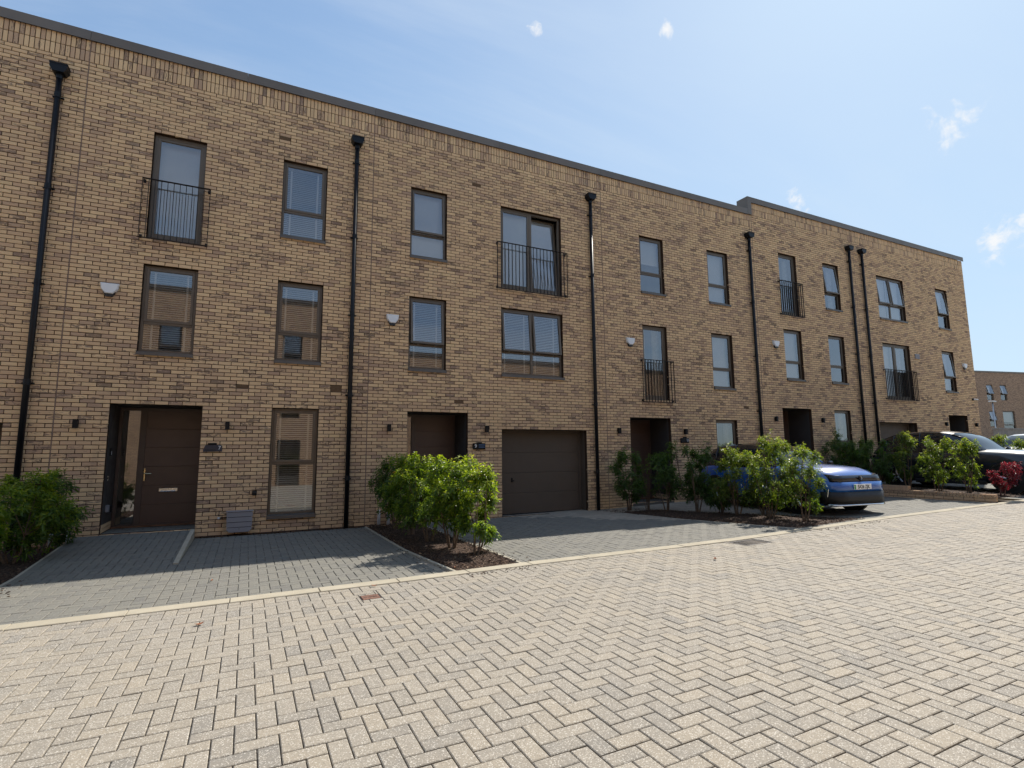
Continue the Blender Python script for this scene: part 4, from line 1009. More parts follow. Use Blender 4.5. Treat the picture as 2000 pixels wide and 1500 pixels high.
# low brick wall beside the right-hand bed
def low_wall():
    r_ = root('low_wall', (19.76, -2.6, .1), 'low brick retaining wall stepping down beside the blue car', 'wall'); xa, xb = 19.70, 19.81
    m_ = MB(); m_.box(xa+.006, xb-.006, -5.095, -.02, -.1, .30); m_.box(xa+.006, xb-.006, -3.2, -.02, .30, .415); m_.build('core', 'mortar', r_)
    for c in range(4):
        zb = -.0+c*.075; k = 0; y = -5.1 + (.1125 if c % 2 else 0)-.1125
        while y < -.02:
            ya, yb = max(y, -5.1), min(y+.225, 0)
            if yb-ya > .04:
                b = MB(); b.box(xa, xb, ya+.005, yb-.005, zb+.005, zb+.070, .003); b.build('brick', 'brick', r_)
            y += .225
    y = -3.2
    while y < -.05:
        b = MB(); b.box(xa, xb, y+.005, min(y+.22, -.005), .305, .370, .003); b.build('brick', 'brick', r_); y += .225
    y = -5.1
    while y < -.05:
        top = .405 if y < -3.2 else .52; b = MB(); b.box(xa-.002, xb+.002, y+.004, y+.071, top-(.105 if y < -3.2 else .142), top, .003); b.build('brick', 'brick', r_); y += .075
low_wall()

# ------------------------------------------------------------------ shrubs
def shrub(name, label, cat, base, height, rad, z0, tips, seed, mat='leaf_laurel', leaf_l=.11, stems=4, group=None, lean=(0, 0), shape=1.0, per=8, bark='stem_bark', nclump=11):
    rg = np.random.default_rng(seed); base = np.array(base, float); r_ = root(name, base, label, cat, group); leaf_l *= .86; tips = int(tips*1.22)
    hc = (height-z0)/2; cen = np.array([lean[0], lean[1], z0+hc]); R3 = np.array([rad[0], rad[1], hc])
    # leafy clumps at the branch ends give the crown its uneven outline and gaps
    CD = []
    while len(CD) < nclump:
        k = len(CD); zz = -1+2*(k+.5)/nclump+rg.normal(0, .08); an = 2.4*k+rg.normal(0, .5); rr = rg.uniform(.35, .84)*math.sqrt(max(.12, 1-zz*zz*(.75 if zz < 0 else .45*shape)))
        CD.append((math.cos(an)*rr, math.sin(an)*rr, zz*.74))
    CD = np.array(CD); CC = cen+CD*R3; CS = rg.uniform(.20, .46, nclump)
    w = CS**2/np.sum(CS**2); ci = rg.choice(nclump, tips, p=w)
    D = rg.normal(size=(tips, 3)); D[:, 2] += .25; D /= np.linalg.norm(D, axis=1)[:, None]
    rr = rg.random(tips)**.45*CS[ci]*(1+.16*rg.normal(size=tips)); rr = np.where(rg.random(tips) < .07, rr*1.5, rr)
    mr_ = (rad[0]+rad[1])/2; T = CC[ci]+D*rr[:, None]*np.array([rad[0], rad[1], max(mr_, hc*.62)])
    T[:, 2] = np.clip(T[:, 2], z0*.4+.03, height*1.02); n = tips
    rel = (T-cen)/R3; outw = D*.7+rel*.5; outw /= (np.linalg.norm(outw, axis=1)[:, None]+1e-6)
    ax = outw*.6+np.array([0, 0, .65])+rg.normal(0, .22, (n, 3)); ax /= np.linalg.norm(ax, axis=1)[:, None]
    ref = rg.normal(size=(n, 3)); a = np.cross(ax, ref); a /= np.linalg.norm(a, axis=1)[:, None]; b = np.cross(ax, a)
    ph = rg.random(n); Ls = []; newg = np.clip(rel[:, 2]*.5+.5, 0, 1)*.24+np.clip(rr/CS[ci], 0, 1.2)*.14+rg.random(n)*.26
    for k in range(per):
        t = k/per; ang = 2*math.pi*(ph+k*.382); el = -.05+1.05*t+rg.normal(0, .16, n)
        d = (a*np.cos(ang)[:, None]+b*np.sin(ang)[:, None])*np.cos(el)[:, None]+ax*np.sin(el)[:, None]
        L = leaf_l*(1.12-.38*t)*rg.uniform(.45, 1.2, n); wd = L*rg.uniform(.29, .40, n); p0 = T+ax*(t*.07-.05)
        side = np.cross(d, ax); side /= (np.linalg.norm(side, axis=1)[:, None]+1e-9); nr = np.cross(side, d); sag = np.array([0, 0, -1.])
        mid = p0+d*(L*.52)[:, None]+sag*(L*.06)[:, None]; tip = p0+d*L[:, None]+sag*(L*.32)[:, None]
        lf_ = p0+d*(L*.45)[:, None]+side*(wd*.5)[:, None]+nr*(wd*.18)[:, None]; rt_ = p0+d*(L*.45)[:, None]-side*(wd*.5)[:, None]+nr*(wd*.18)[:, None]
        l2 = p0+d*(L*.78)[:, None]+side*(wd*.34)[:, None]+nr*(wd*.08)[:, None]+sag*(L*.15)[:, None]; r2_ = p0+d*(L*.78)[:, None]-side*(wd*.34)[:, None]+nr*(wd*.08)[:, None]+sag*(L*.15)[:, None]
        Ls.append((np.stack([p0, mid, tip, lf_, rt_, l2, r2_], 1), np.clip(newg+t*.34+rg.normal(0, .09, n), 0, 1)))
    V = np.concatenate([q[0] for q in Ls])+base; rn = np.concatenate([q[1] for q in Ls])
    F4 = np.array([(1, 6, 2, 5)]); F3 = np.array([(0, 4, 1), (0, 1, 3), (4, 6, 1), (3, 1, 5)]); N = len(V); idx = (np.arange(N)*7)[:, None, None]
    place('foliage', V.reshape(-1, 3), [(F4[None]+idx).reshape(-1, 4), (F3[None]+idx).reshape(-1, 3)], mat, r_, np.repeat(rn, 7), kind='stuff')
    sm = MB(); st_end = []
    for s_ in range(stems):
        an = 2*math.pi*s_/stems+rg.random()*1.2; st = np.array([math.cos(an)*.035, math.sin(an)*.035, -.04]); q = rg.uniform(.15, .4)
        f_ = np.array([math.cos(an)*rad[0]*q, math.sin(an)*rad[1]*q, z0+hc*.5]) + np.array([lean[0]*.6, lean[1]*.6, 0]); m1 = st*.5+f_*.5+rg.normal(0, .02, 3)
        sm.tube([base+st, base+m1, base+f_], [.017*height**.4, .013, .010], 7); st_end += [m1, f_]
    for k in range(nclump):
        q = min(st_end, key=lambda e: np.linalg.norm(e-CC[k])+(.5 if e[2] > CC[k][2] else 0)); sm.tube([base+q, base+(q+CC[k])/2+rg.normal(0, .03, 3), base+CC[k]], [.009, .006, .004], 5)
    for i in rg.permutation(n)[:min(n, 90)]:
        q = CC[ci[i]]; sm.tube([base+q, base+(q+T[i])/2+rg.normal(0, .012, 3), base+T[i]], [.0045, .0035, .002], 4, False)
    sm.build('stems', bark, r_)
    return r_
G0, G1, G2, G3 = 'shrubs in the left bed', 'shrubs in the bed between doors 7 and 9', 'shrubs in the bed before the blue car', 'shrubs behind the low brick wall'
def zb(x, y): return float(zd(x, y))+.02
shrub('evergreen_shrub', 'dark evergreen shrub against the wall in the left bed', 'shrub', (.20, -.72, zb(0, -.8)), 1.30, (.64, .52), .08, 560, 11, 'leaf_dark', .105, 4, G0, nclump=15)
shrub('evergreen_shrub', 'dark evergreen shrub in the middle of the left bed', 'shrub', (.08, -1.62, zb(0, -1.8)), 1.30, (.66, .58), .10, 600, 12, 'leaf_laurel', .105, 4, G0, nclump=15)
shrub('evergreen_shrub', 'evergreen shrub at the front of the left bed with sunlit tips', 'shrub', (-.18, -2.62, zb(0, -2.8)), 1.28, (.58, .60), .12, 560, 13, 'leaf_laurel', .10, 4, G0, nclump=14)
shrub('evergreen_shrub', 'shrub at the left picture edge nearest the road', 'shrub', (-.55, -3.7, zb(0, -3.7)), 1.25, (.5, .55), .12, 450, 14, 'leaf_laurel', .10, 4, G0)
shrub('evergreen_shrub', 'glossy green shrub nearest the road in the middle bed, leafy down to the bark', 'shrub', (6.22, -4.28, zb(6.2, -4.3)), 1.34, (.42, .40), .05, 400, 21, 'leaf_laurel', .098, 4, G1, (.10, 0), 1.2)
shrub('evergreen_shrub', 'glossy sunlit shrub second from the road in the middle bed', 'shrub', (6.08, -3.62, zb(6.1, -3.7)), 1.44, (.60, .52), .34, 560, 22, 'leaf_laurel', .098, 5, G1, (-.05, 0), .8, nclump=13)
shrub('evergreen_shrub', 'broad sunlit shrub third from the road in the middle bed', 'shrub', (5.96, -2.80, zb(6., -3.)), 1.48, (.62, .56), .28, 580, 23, 'leaf_laurel', .098, 5, G1, nclump=13)
shrub('evergreen_shrub', 'shaded green shrub fourth from the road in the middle bed', 'shrub', (5.90, -1.90, zb(5.9, -2.)), 1.46, (.62, .58), .22, 560, 24, 'leaf_laurel', .10, 4, G1, nclump=13)
shrub('evergreen_shrub', 'shaded dark shrub nearest the wall in the middle bed', 'shrub', (5.84, -.90, zb(5.8, -1.)), 1.44, (.64, .56), .22, 560, 25, 'leaf_dark', .105, 4, G1, nclump=14)
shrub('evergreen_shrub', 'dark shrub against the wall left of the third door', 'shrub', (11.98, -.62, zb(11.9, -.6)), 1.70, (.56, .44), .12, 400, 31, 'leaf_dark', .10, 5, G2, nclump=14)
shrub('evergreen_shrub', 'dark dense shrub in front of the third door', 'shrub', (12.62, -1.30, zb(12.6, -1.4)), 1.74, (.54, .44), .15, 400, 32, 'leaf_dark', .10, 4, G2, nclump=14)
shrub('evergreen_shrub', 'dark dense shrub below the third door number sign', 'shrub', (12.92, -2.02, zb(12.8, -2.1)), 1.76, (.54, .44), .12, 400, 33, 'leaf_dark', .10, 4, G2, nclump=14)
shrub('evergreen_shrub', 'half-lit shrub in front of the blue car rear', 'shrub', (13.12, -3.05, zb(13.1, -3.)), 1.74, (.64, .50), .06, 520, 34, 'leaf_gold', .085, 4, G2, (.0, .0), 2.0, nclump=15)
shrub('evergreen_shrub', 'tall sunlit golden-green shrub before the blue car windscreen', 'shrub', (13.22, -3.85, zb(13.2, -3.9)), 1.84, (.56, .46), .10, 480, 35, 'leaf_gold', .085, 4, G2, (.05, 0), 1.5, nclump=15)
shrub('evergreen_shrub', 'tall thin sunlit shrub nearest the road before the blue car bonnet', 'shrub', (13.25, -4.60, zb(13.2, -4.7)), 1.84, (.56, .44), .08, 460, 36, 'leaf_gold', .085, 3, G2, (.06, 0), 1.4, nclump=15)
shrub('evergreen_shrub', 'low shaded shrub at the foot of the rear bed by the blue car', 'shrub', (13.25, -2.45, zb(13.2, -2.5)), .95, (.46, .40), .05, 240, 37, 'leaf_dark', .10, 4, G2)
shrub('evergreen_shrub', 'bushy green shrub filling the gap behind the two tall golden ones', 'shrub', (13.62, -3.35, zb(13.6, -3.4)), 1.30, (.52, .46), .06, 380, 38, 'leaf_gold', .085, 4, G2, nclump=13)
z3 = lambda y: float(zb3(20.4, y))
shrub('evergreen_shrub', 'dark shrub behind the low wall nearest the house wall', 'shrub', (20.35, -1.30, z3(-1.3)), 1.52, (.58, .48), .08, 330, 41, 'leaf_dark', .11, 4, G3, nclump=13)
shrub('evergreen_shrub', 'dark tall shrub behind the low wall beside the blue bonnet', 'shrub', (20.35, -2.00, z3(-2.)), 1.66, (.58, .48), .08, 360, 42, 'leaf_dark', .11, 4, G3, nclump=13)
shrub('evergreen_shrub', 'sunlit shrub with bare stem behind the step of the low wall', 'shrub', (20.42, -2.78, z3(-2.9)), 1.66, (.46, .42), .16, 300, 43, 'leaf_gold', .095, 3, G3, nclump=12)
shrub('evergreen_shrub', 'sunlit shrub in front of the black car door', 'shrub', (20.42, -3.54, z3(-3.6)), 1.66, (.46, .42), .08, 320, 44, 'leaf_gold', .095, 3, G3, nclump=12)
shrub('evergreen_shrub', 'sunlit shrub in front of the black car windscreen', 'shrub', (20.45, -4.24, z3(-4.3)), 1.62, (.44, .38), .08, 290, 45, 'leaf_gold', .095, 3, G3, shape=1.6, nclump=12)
shrub('red_maple', 'small red-leaved maple at the end of the low wall', 'shrub', (20.62, -4.86, z3(-4.8)), .92, (.40, .34), .12, 240, 46, 'leaf_red', .09, 3, None, (.06, -.05), bark='stem_red')
shrub('evergreen_shrub', 'dark shrub under the ground-floor window right of the fourth door', 'shrub', (20.75, -.42, z3(-.4)), 1.80, (.48, .32), .05, 280, 47, 'leaf_dark', .10, 4, 'shrubs under the right-hand windows')
shrub('evergreen_shrub', 'dark shrub at the wall between the two right-hand downpipes', 'shrub', (22.0, -.40, float(zd(22, -.4))), 1.74, (.50, .32), .05, 280, 48, 'leaf_dark', .10, 4, 'shrubs under the right-hand windows')
shrub('evergreen_shrub', 'shrub beyond the black car roof, right of the last door', 'shrub', (29.4, -1.3, .42), 1.75, (.5, .45), .2, 280, 49, 'leaf_gold', .13, 4, 'shrubs beyond the black car')
shrub('evergreen_shrub', 'shrub at the right picture edge above the black bonnet', 'shrub', (28.2, -2.55, .36), 1.72, (.42, .40), .2, 210, 50, 'leaf_gold', .13, 4, 'shrubs beyond the black car')
shrub('blossom_shrub', 'pale pinkish tree top before the far building', 'tree', (44.5, 1.75, .5), 3.9, (1.0, .9), 2.0, 220, 51, 'leaf_pink', .18, 4, None)
def canes(base, n, seed, label):
    rg = np.random.default_rng(seed); r_ = root('bare_canes', base, label, 'stems'); b = np.array(base)
    for i in range(n):
        d = np.array([rg.uniform(-.34, .14), rg.uniform(-.1, .1), 0]); h = rg.uniform(.7, 1.35); mb = MB()
        mb.tube([b+d*.1+rg.normal(0, .02, 3)*[1, 1, 0], b+d*.5+[0, 0, h*.5], b+d+[0, 0, h]], [.008, .006, .0025], 5); mb.build('cane', 'stem_bark', r_)
canes((12.42, -.85, zb(12.3, -.9)), 9, 5, 'bare pale stems leaning left of the third door')
canes((13.0, -2.75, zb(13., -2.8)), 3, 8, 'bare pale stems in front of the blue car rear')
mb = MB(); mb.tube([(12.72, -1.75, .62), (12.60, -1.72, 1.52)], .011, 8); o = mb.build('garden_cane', 'stem_bark', None); tag(o, 'straight pale garden cane stuck in the shrub before the third door', 'cane')

# ------------------------------------------------------------------ cars (front towards -y)
def smooth_interp(t, tk, vk):
    tk = np.array(tk, float); vk = np.array(vk, float); m = np.gradient(vk, tk); out = []
    for q in np.atleast_1d(t):
        i = int(np.clip(np.searchsorted(tk, q)-1, 0, len(tk)-2)); h = tk[i+1]-tk[i]; s_ = (q-tk[i])/h
        out.append((2*s_**3-3*s_**2+1)*vk[i]+(s_**3-2*s_**2+s_)*h*m[i]+(-2*s_**3+3*s_**2)*vk[i+1]+(s_**3-s_**2)*h*m[i+1])
    return np.array(out)
def car(name, loc, rotz, label, L, Wd, H, paint, plate=None, blue=False):
    r_ = root(name, loc, label, 'car', 'cars parked on the drives', rotz, True); hw = Wd/2; s = H/1.55
    # lower body: y stations (0 front .. 1 rear)
    T_ = [0, .03, .08, .16, .27, .33, .45, .6, .75, .88, .95, 1.0]
    top = np.array([.70, .86, .97, 1.02, 1.05, 1.06, 1.02, 1.0, 1.0, 1.02, .98, .86])*s
    bel = np.array([.56, .68, .80, .86, .90, .91, .92, .93, .94, .92, .86, .72])*s
    low = np.array([.30, .24, .20, .20, .20, .20, .20, .20, .20, .22, .26, .34])*s
    wm = np.array([.70, .83, .92, .975, .99, .99, .985, .985, .99, .97, .90, .80])*hw
    ts = np.linspace(0, 1, 44); q = {k: smooth_interp(ts, T_, v) for k, v in dict(top=top, bel=bel, low=low, wm=wm).items()}
    n = 15; V = []; F = []
    for i, t in enumerate(ts):
        y = -L/2+t*L; w = q['wm'][i]; zl, zb_, zt = q['low'][i], q['bel'][i], q['top'][i]
        half = [(w*.0, zl), (w*.86, zl), (w*.95, zl+.05), (w*.985, zl+(zb_-zl)*.35), (w, zl+(zb_-zl)*.72), (w*.985, zb_), (w*.90, zb_+(zt-zb_)*.55), (w*.62, zt-.018), (0, zt)]
        ring = [(x, z) for x, z in half] + [(-x, z) for x, z in half[-2:0:-1]]; m_ = len(ring)
        V += [(x, y, z) for x, z in ring]
    for i in range(len(ts)-1):
        for k in range(m_): F.append((i*m_+k, i*m_+(k+1) % m_, (i+1)*m_+(k+1) % m_, (i+1)*m_+k))
    mb = MB(); mb.add(V, F); mb.ng.append(tuple(range(m_-1, -1, -1))); mb.ng.append(tuple((len(ts)-1)*m_+k for k in range(m_)))
    body = mb.build('body', paint, r_, True)
    # greenhouse: glass loft + roof skin
    gt = [.30, .335, .40, .47, .58, .72, .84, .93, .985]; zr = np.array([1.0, 1.10, 1.33, 1.47, 1.55, 1.545, 1.50, 1.34, 1.0])*s; wb = np.array([.80, .86, .90, .92, .925, .92, .89, .84, .74])*hw; wt = np.array([.76, .74, .71, .70, .70, .70, .68, .66, .70])*hw
    gs = np.linspace(gt[0], gt[-1], 34); zr_ = smooth_interp(gs, gt, zr); wb_ = smooth_interp(gs, gt, wb); wt_ = smooth_interp(gs, gt, wt); V = []; F = []; m_ = 9
    for i, t in enumerate(gs):
        y = -L/2+t*L; z0_ = .93*s; zt = max(zr_[i], z0_+.02); V += [(-wb_[i], y, z0_), (-(wb_[i]*.4+wt_[i]*.6), y, z0_+(zt-z0_)*.62), (-wt_[i], y, zt-.05*s*min(1, (zt-z0_)*4)), (-wt_[i]*.72, y, zt-.012), (0, y, zt), (wt_[i]*.72, y, zt-.012), (wt_[i], y, zt-.05*s*min(1, (zt-z0_)*4)), (wb_[i]*.4+wt_[i]*.6, y, z0_+(zt-z0_)*.62), (wb_[i], y, z0_)]
    for i in range(len(gs)-1):
        for k in range(m_-1): F.append((i*m_+k, (i+1)*m_+k, (i+1)*m_+k+1, i*m_+k+1))
    mb = MB(); mb.add(V, F); mb.build('windows', 'car_glass', r_, True)
    V2 = np.array(V).reshape(len(gs), m_, 3); i0, i1 = 9, 29; sub = V2[i0:i1, 2:7].copy(); sub[..., 2] += .008; sub[:, 0, 2] -= .01; sub[:, -1, 2] -= .01
    Fr = [(a*5+k, (a+1)*5+k, (a+1)*5+k+1, a*5+k+1) for a in range(i1-i0-1) for k in range(4)]
    mb = MB(); mb.add(sub.reshape(-1, 3), Fr); mb.build('roof', 'gloss_black' if blue else paint, r_, True)
    for sg in (-1, 1):                      # pillars
        for (ia, ib, wd) in ((0, 10, .05), (17, 18, .05), (25, 26, .06)):
            k0, k1, k2 = (0, 1, 2) if sg < 0 else (8, 7, 6); P = []
            if ia == 0: P = [V2[1, k0], V2[4, k1], V2[7, k1], V2[i0+1, k2]]; P = [V2[1, k0], V2[3, k2], V2[6, k2], V2[i0, k2]]
            else: P = [V2[ia, k0], V2[ib, k1], V2[ib, k2]]
            pm = MB(); pm.tube([np.array(p)+np.array([sg*.004, 0, 0]) for p in P], wd*.42, 6); pm.build('pillar', paint if ia == 0 else 'gloss_black', r_, True)
        mm = MB(); ym = -L/2+.345*L; mm.box(sg*hw*.96, sg*(hw*.96+.17), ym-.04, ym+.05, 1.0*s, 1.11*s, .035); mm.box(sg*hw*.80, sg*hw*.97, ym-.01, ym+.03, .99*s, 1.03*s, .01); mm.build('mirror', 'gloss_black', r_)
        for wy in (-L/2+.20*L, L/2-.19*L):  # wheels
            rw = .335*s; xw = sg*(hw-.11); tm = MB(); tm.tube([(xw-sg*.10, wy, rw), (xw-sg*.085, wy, rw), (xw+sg*.085, wy, rw), (xw+sg*.11, wy, rw)], [rw*.86, rw, rw, rw*.88], 28)
            wh = tm.build('wheel', 'tyre', r_, True)
            rm = MB(); rm.tube([(xw+sg*.100, wy, rw), (xw+sg*.116, wy, rw)], [rw*.70, rw*.66], 24)
            rm.build('rim', 'gloss_black', wh)
            for k in range(5):
                a = 2*math.pi*k/5+.3; sp = MB(); sp.tube([(xw+sg*.122, wy+math.cos(a)*rw*.1, rw+math.sin(a)*rw*.1), (xw+sg*.115, wy+math.cos(a)*rw*.64, rw+math.sin(a)*rw*.64)], [.035, .022], 6); sp.build('spoke', 'alloy', wh)
            ar = MB(); pts = [(sg*(hw*.985), wy+math.cos(a)*rw*1.13, rw+math.sin(a)*rw*1.13) for a in np.linspace(-.25, math.pi+.25, 22)]; ar.tube(pts, .038, 6); ar.build('wheel_arch', 'plastic_black', r_, True)
            wl = MB(); wl.tube([(sg*(hw*.90), wy, rw*1.02), (sg*(hw*.992), wy, rw*1.02)], rw*1.10, 24); wl.build('arch_liner', 'tyre', r_)
        sk = MB(); sk.box(sg*hw*.90, sg*hw*.99, -L/2+.31*L, L/2-.30*L, .17*s, .27*s, .02); sk.build('sill_trim', 'plastic_black', r_)
        hl = MB(); yf = -L/2                 # headlamp
        hl.add([(sg*hw*.46, yf+.035, .735*s), (sg*hw*.80, yf+.16, .78*s), (sg*hw*.81, yf+.17, .86*s), (sg*hw*.50, yf+.055, .815*s), (sg*hw*.46, yf+.12, .735*s), (sg*hw*.80, yf+.28, .78*s), (sg*hw*.81, yf+.28, .86*s), (sg*hw*.50, yf+.14, .815*s)], BOXF if sg > 0 else [f[::-1] for f in BOXF]); hl.build('headlight', 'lamp_glass', r_)
        if blue:
            for k in range(3):
                dr = MB(); xx = sg*hw*(.86-.035*k); dr.tube([(xx, yf+.13-.012*k, .56*s), (xx*1.03, yf+.145-.012*k, .40*s)], .008, 6); dr.build('running_light', 'chrome', r_)
        tl = MB(); tl.box(sg*hw*.60, sg*hw*.88, L/2-.10, L/2-.02, .80*s, .90*s, .02); tl.build('tail_light', 'plate_green' if False else 'gloss_black', r_)
    yf = -L/2
    def fr(xa, xb, za, zb_, dy0, dy1, mat, nm, bow=.12, th=.05):
        mb = MB(); N = 13; V = []
        for i in range(N):
            x = xa+(xb-xa)*i/(N-1); b = max(0., abs(x)/hw-.62)**2*3.0; V += [(x, yf+dy0+b, za*s), (x, yf+dy1+b, zb_*s), (x, yf+dy0+b+th, za*s), (x, yf+dy1+b+th, zb_*s)]
        F = []
        for i in range(N-1):
            a = i*4; c = a+4; F += [(a, c, c+1, a+1), (a+2, a+3, c+3, c+2), (a+1, c+1, c+3, a+3), (a, a+2, c+2, c)]
        F += [(0, 1, 3, 2), (N*4-4, N*4-2, N*4-1, N*4-3)]
        mb.add(V, F); return mb.build(nm, mat, r_, True)
    fr(-hw*.80, hw*.80, .70, .835, -.022, .030, 'gloss_black', 'grille', .13, .10)
    fr(-hw*.88, hw*.88, .50, .70, -.045, -.030, paint, 'bumper', .13, .16)
    fr(-hw*.90, hw*.90, .25, .50, -.058, -.060, 'plastic_black', 'lower_grille', .13, .20)
    fr(-hw*.88, hw*.88, .215, .245, -.075, -.070, 'chrome' if blue else 'plastic_black', 'splitter', .13, .12)
    if plate:
        px, py = .0, yf-.058; pb = MB(); pb.box(-.26, .26, py-.004, py+.012, (.545*s), (.545*s)+.113, .004); pl = pb.build('number_plate', 'plate_white', r_)
        gb = MB(); gb.box(-.255, -.215, py-.0055, py-.0035, (.545*s)+.005, (.545*s)+.108); gb.build('band', 'plate_green', pl)
        text_mesh(plate, .105, lambda p: (.022+p[0]*.86, py-.0045-p[2], (.545*s)+.054+p[1]), 'lettering', 'plate_black', pl, .001, .0022)
    em = MB(); em.prism([(-.045, .825*s), (.045, .825*s), (.045, .76*s), (.0, .715*s), (-.045, .76*s)], yf-.032, yf-.008, 'y'); eb = em.build('emblem', 'plastic_black', r_)
    em = MB(); em.tube([(-.018, yf-.036, .805*s), (.012, yf-.036, .795*s), (.018, yf-.036, .765*s), (-.006, yf-.036, .74*s)], .006, 5); em.build('emblem_mark', 'chrome', eb)
    fl = MB(); fl.tube([(-hw*.72, yf+.05, .30*s), (-hw*.72, yf+.03, .30*s)], .035, 12); fl.build('fog_lamp', 'chrome', r_)
    return r_
car('blue_car', (15.32, -2.50, float(zg(15))-.02), R(-6), 'metallic blue car with black roof parked behind the sunlit shrubs', 4.30, 1.84, 1.60, 'paint_blue', 'SA26 ZJK', True)
car('black_car', (23.25, -2.95, .30), R(0), 'large black car parked behind the low wall', 4.75, 1.95, 1.80, 'paint_black')
car('white_car', (35.2, -.1, .42), R(-90), 'white car at the right edge beyond the black bonnet', 4.6, 1.92, 1.78, 'paint_white')

# ------------------------------------------------------------------ buildings further off
def plain_building(name, label, org, dirv, L, H, depth, wins, mat, coping_h=.18, group=None):
    """brick block: facade runs from org along dirv; windows (s0,s1,z0,z1,open) are real recessed openings"""
    dv_ = np.array(dirv, float); dv_ /= np.linalg.norm(dv_); nv = np.array([dv_[1], -dv_[0]])     # outward normal (to the viewer)
    r_ = root(name, (org[0]+dv_[0]*L/2, org[1]+dv_[1]*L/2, org[2]), label, 'building', group)
    def P(s_, d, z): return np.array([org[0]+dv_[0]*s_-nv[0]*d, org[1]+dv_[1]*s_-nv[1]*d, org[2]+z])
    fn = lambda p: P(p[0], p[1], p[2])
    xs = sorted({0, L} | {w[0] for w in wins} | {w[1] for w in wins}); zs = sorted({-1.5, H} | {w[2] for w in wins} | {w[3] for w in wins}); mb = MB()
    for a, b in zip(xs[:-1], xs[1:]):
        for c, d in zip(zs[:-1], zs[1:]):
            if any(w[0] < (a+b)/2 < w[1] and w[2] < (c+d)/2 < w[3] for w in wins): continue
            mb.add([(a, 0, c), (b, 0, c), (b, 0, d), (a, 0, d)], [(0, 1, 2, 3)])
    for (a, b, c, d, *_) in wins:
        mb.add([(a, 0, c), (a, 0, d), (a, .2, d), (a, .2, c), (b, 0, c), (b, 0, d), (b, .2, d), (b, .2, c)], [(0, 1, 2, 3), (4, 7, 6, 5), (1, 5, 6, 2), (0, 3, 7, 4)])
    mb.box(0, L, depth-.2, depth, -1.5, H); mb.box(0, L, .25, depth, H-.3, H-.2); mb.box(0, .2, .25, depth, -1.5, H); mb.box(L-.2, L, .25, depth, -1.5, H)
    mb.xform(fn).build('wall', mat, r_)
    mb = MB(); mb.box(-.05, L+.05, -.05, .4, H, H+coping_h); mb.xform(fn).build('coping', 'coping_metal', r_)
    mb = MB(); mb.box(.2, L-.2, 1.2, 1.3, -1.5, H-.3); mb.xform(fn).build('partition', 'interior', r_)
    for (a, b, c, d, op) in wins:
        fm = MB(); bars(fm, a, b, c, d, .10, .17, .06); tr = c+(d-c)*.36
        if op != 'd': fm.box(a+.05, b-.05, .101, .17, tr-.03, tr+.03)
        w = fm.xform(fn).build('window', 'frame_bronze', r_)
        pm = MB(); pm.box(a+.05, b-.05, .13, .145, c+.05, (tr if op != 'd' else d-.05)); glaze(pm.xform(fn).build('pane', ['glass', 'glass_clear'], w))
        if op != 'd':
            h = hinge(.09, d-.05, R(14 if op else 0)); sm = MB(); bars(sm, a+.05, b-.05, tr+.03, d-.05, .085, .13, .05); sm.xform(h).xform(fn).build('sash', 'frame_bronze', w)
            pm = MB(); pm.box(a+.09, b-.09, .10, .115, tr+.08, d-.10); glaze(pm.xform(h).xform(fn).build('pane', ['glass', 'glass_clear'], w))
        bm_ = MB(); bm_.box(a+.05, b-.05, .28, .285, c+.05 if op == 'b' else (c+d)/2, d-.05); bm_.xform(fn).build('blind', 'blind_white' if op != 'd' else 'door_brown', w)
    return r_, fn
far_brick('far_brick', (.976, -.218)); far_brick('near_brick_plain', (1, 0), (.62, .42, .26), (.40, .26, .18))
d_ = np.array([.976, -.218]); o_ = np.array([76.07, 18.34])-d_*24; wins = []
for s0 in (20.2, 24.75, 26.75, 31.2, 33.8, 38.2, 40.4, 45):
    op = s0 in (24.75, 26.75, 45); wins.append((s0, s0+.95, 6.35, 8.1, op)); wins.append((s0, s0+(1.75 if s0 == 26.75 else .95), 3.4 if s0 != 26.75 else 2.7, 5.15, 0 if s0 == 26.75 else op)); wins.append((s0, s0+.95, .6, 2.4, 0))
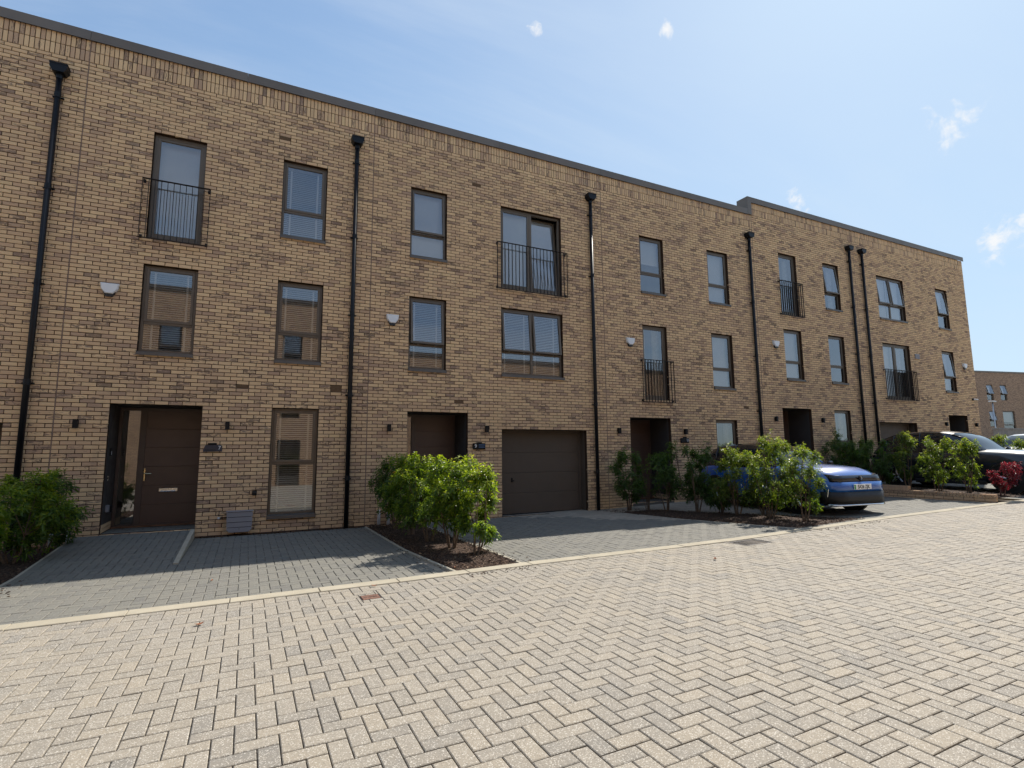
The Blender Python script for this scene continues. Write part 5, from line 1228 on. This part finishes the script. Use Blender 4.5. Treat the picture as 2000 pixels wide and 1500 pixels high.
FB, ffn = plain_building('background_building', 'distant brick building at the right picture edge', (o_[0], o_[1], .55), d_, 60, 9.45, 10, wins, 'far_brick')
mb = MB(); mb.box(24.0-.3, 24.9, 1.2, 2.2, 9.3, 10.9); mb.xform(ffn).build('chimney', 'coping_metal', FB)
def lamp():
    x, y = 58.9, 10.55; r_ = root('street_lamp', (x, y, .5), 'slim grey street lamp before the distant building', 'street lamp'); mb = MB(); mb.tube([(x, y, .5), (x, y, 5.4)], [.06, .045], 10); mb.build('post', 'galv', r_, True)
    mb = MB(); mb.box(x-.38, x+.38, y-.14, y+.14, 5.40, 5.50, .03); mb.build('head', 'galv', r_); mb = MB(); mb.box(x-.28, x+.28, y-.10, y+.10, 5.385, 5.402); mb.build('lens', 'lamp_glass', r_)
lamp()
gw = MB(); gw.box(46, 80, 5.2, 5.5, -.5, 2.75); gw.box(45.95, 80.05, 5.15, 5.55, 2.75, 2.85); o = gw.build('garden_wall', 'grey_wall', None); tag(o, 'long grey wall in front of the distant building', 'wall')
# the terrace across the street, seen only as a reflection in the windows
def opp(name, label, x0, x1, H, rows):
    wins = []; L = x1-x0; s_ = 1.2
    while s_ < L-2.5:
        for (z0, z1) in rows: wins.append((s_, s_+.95, z0, z1, 'b' if random.random() < .5 else 0))
        if s_+3.6 < L-1: wins.append((s_+2.3, s_+3.4, .05, 2.35, 'd')); wins += [(s_+2.4, s_+3.35, z0, z1, 0) for (z0, z1) in rows[1:]]
        s_ += 5.4
    plain_building(name, label, (x1, -17.4, -.1), (-1, 0), L, H, 8, wins, 'near_brick_plain')
opp('opposite_building', 'tall brick terrace across the street, mirrored in the windows of number 7', -32, 9, 9.5, [(.7, 2.4), (3.45, 5.2), (6.1, 7.9)])
opp('opposite_building', 'lower brick terrace across the street, mirrored in the right-hand windows', 9.2, 34, 7.2, [(.7, 2.4), (3.45, 5.2)])
print('objects', len(bpy.data.objects), 'tris', sum(len(o.data.loop_triangles) if False else sum(max(0, p.loop_total-2) for p in o.data.polygons) for o in [] ))
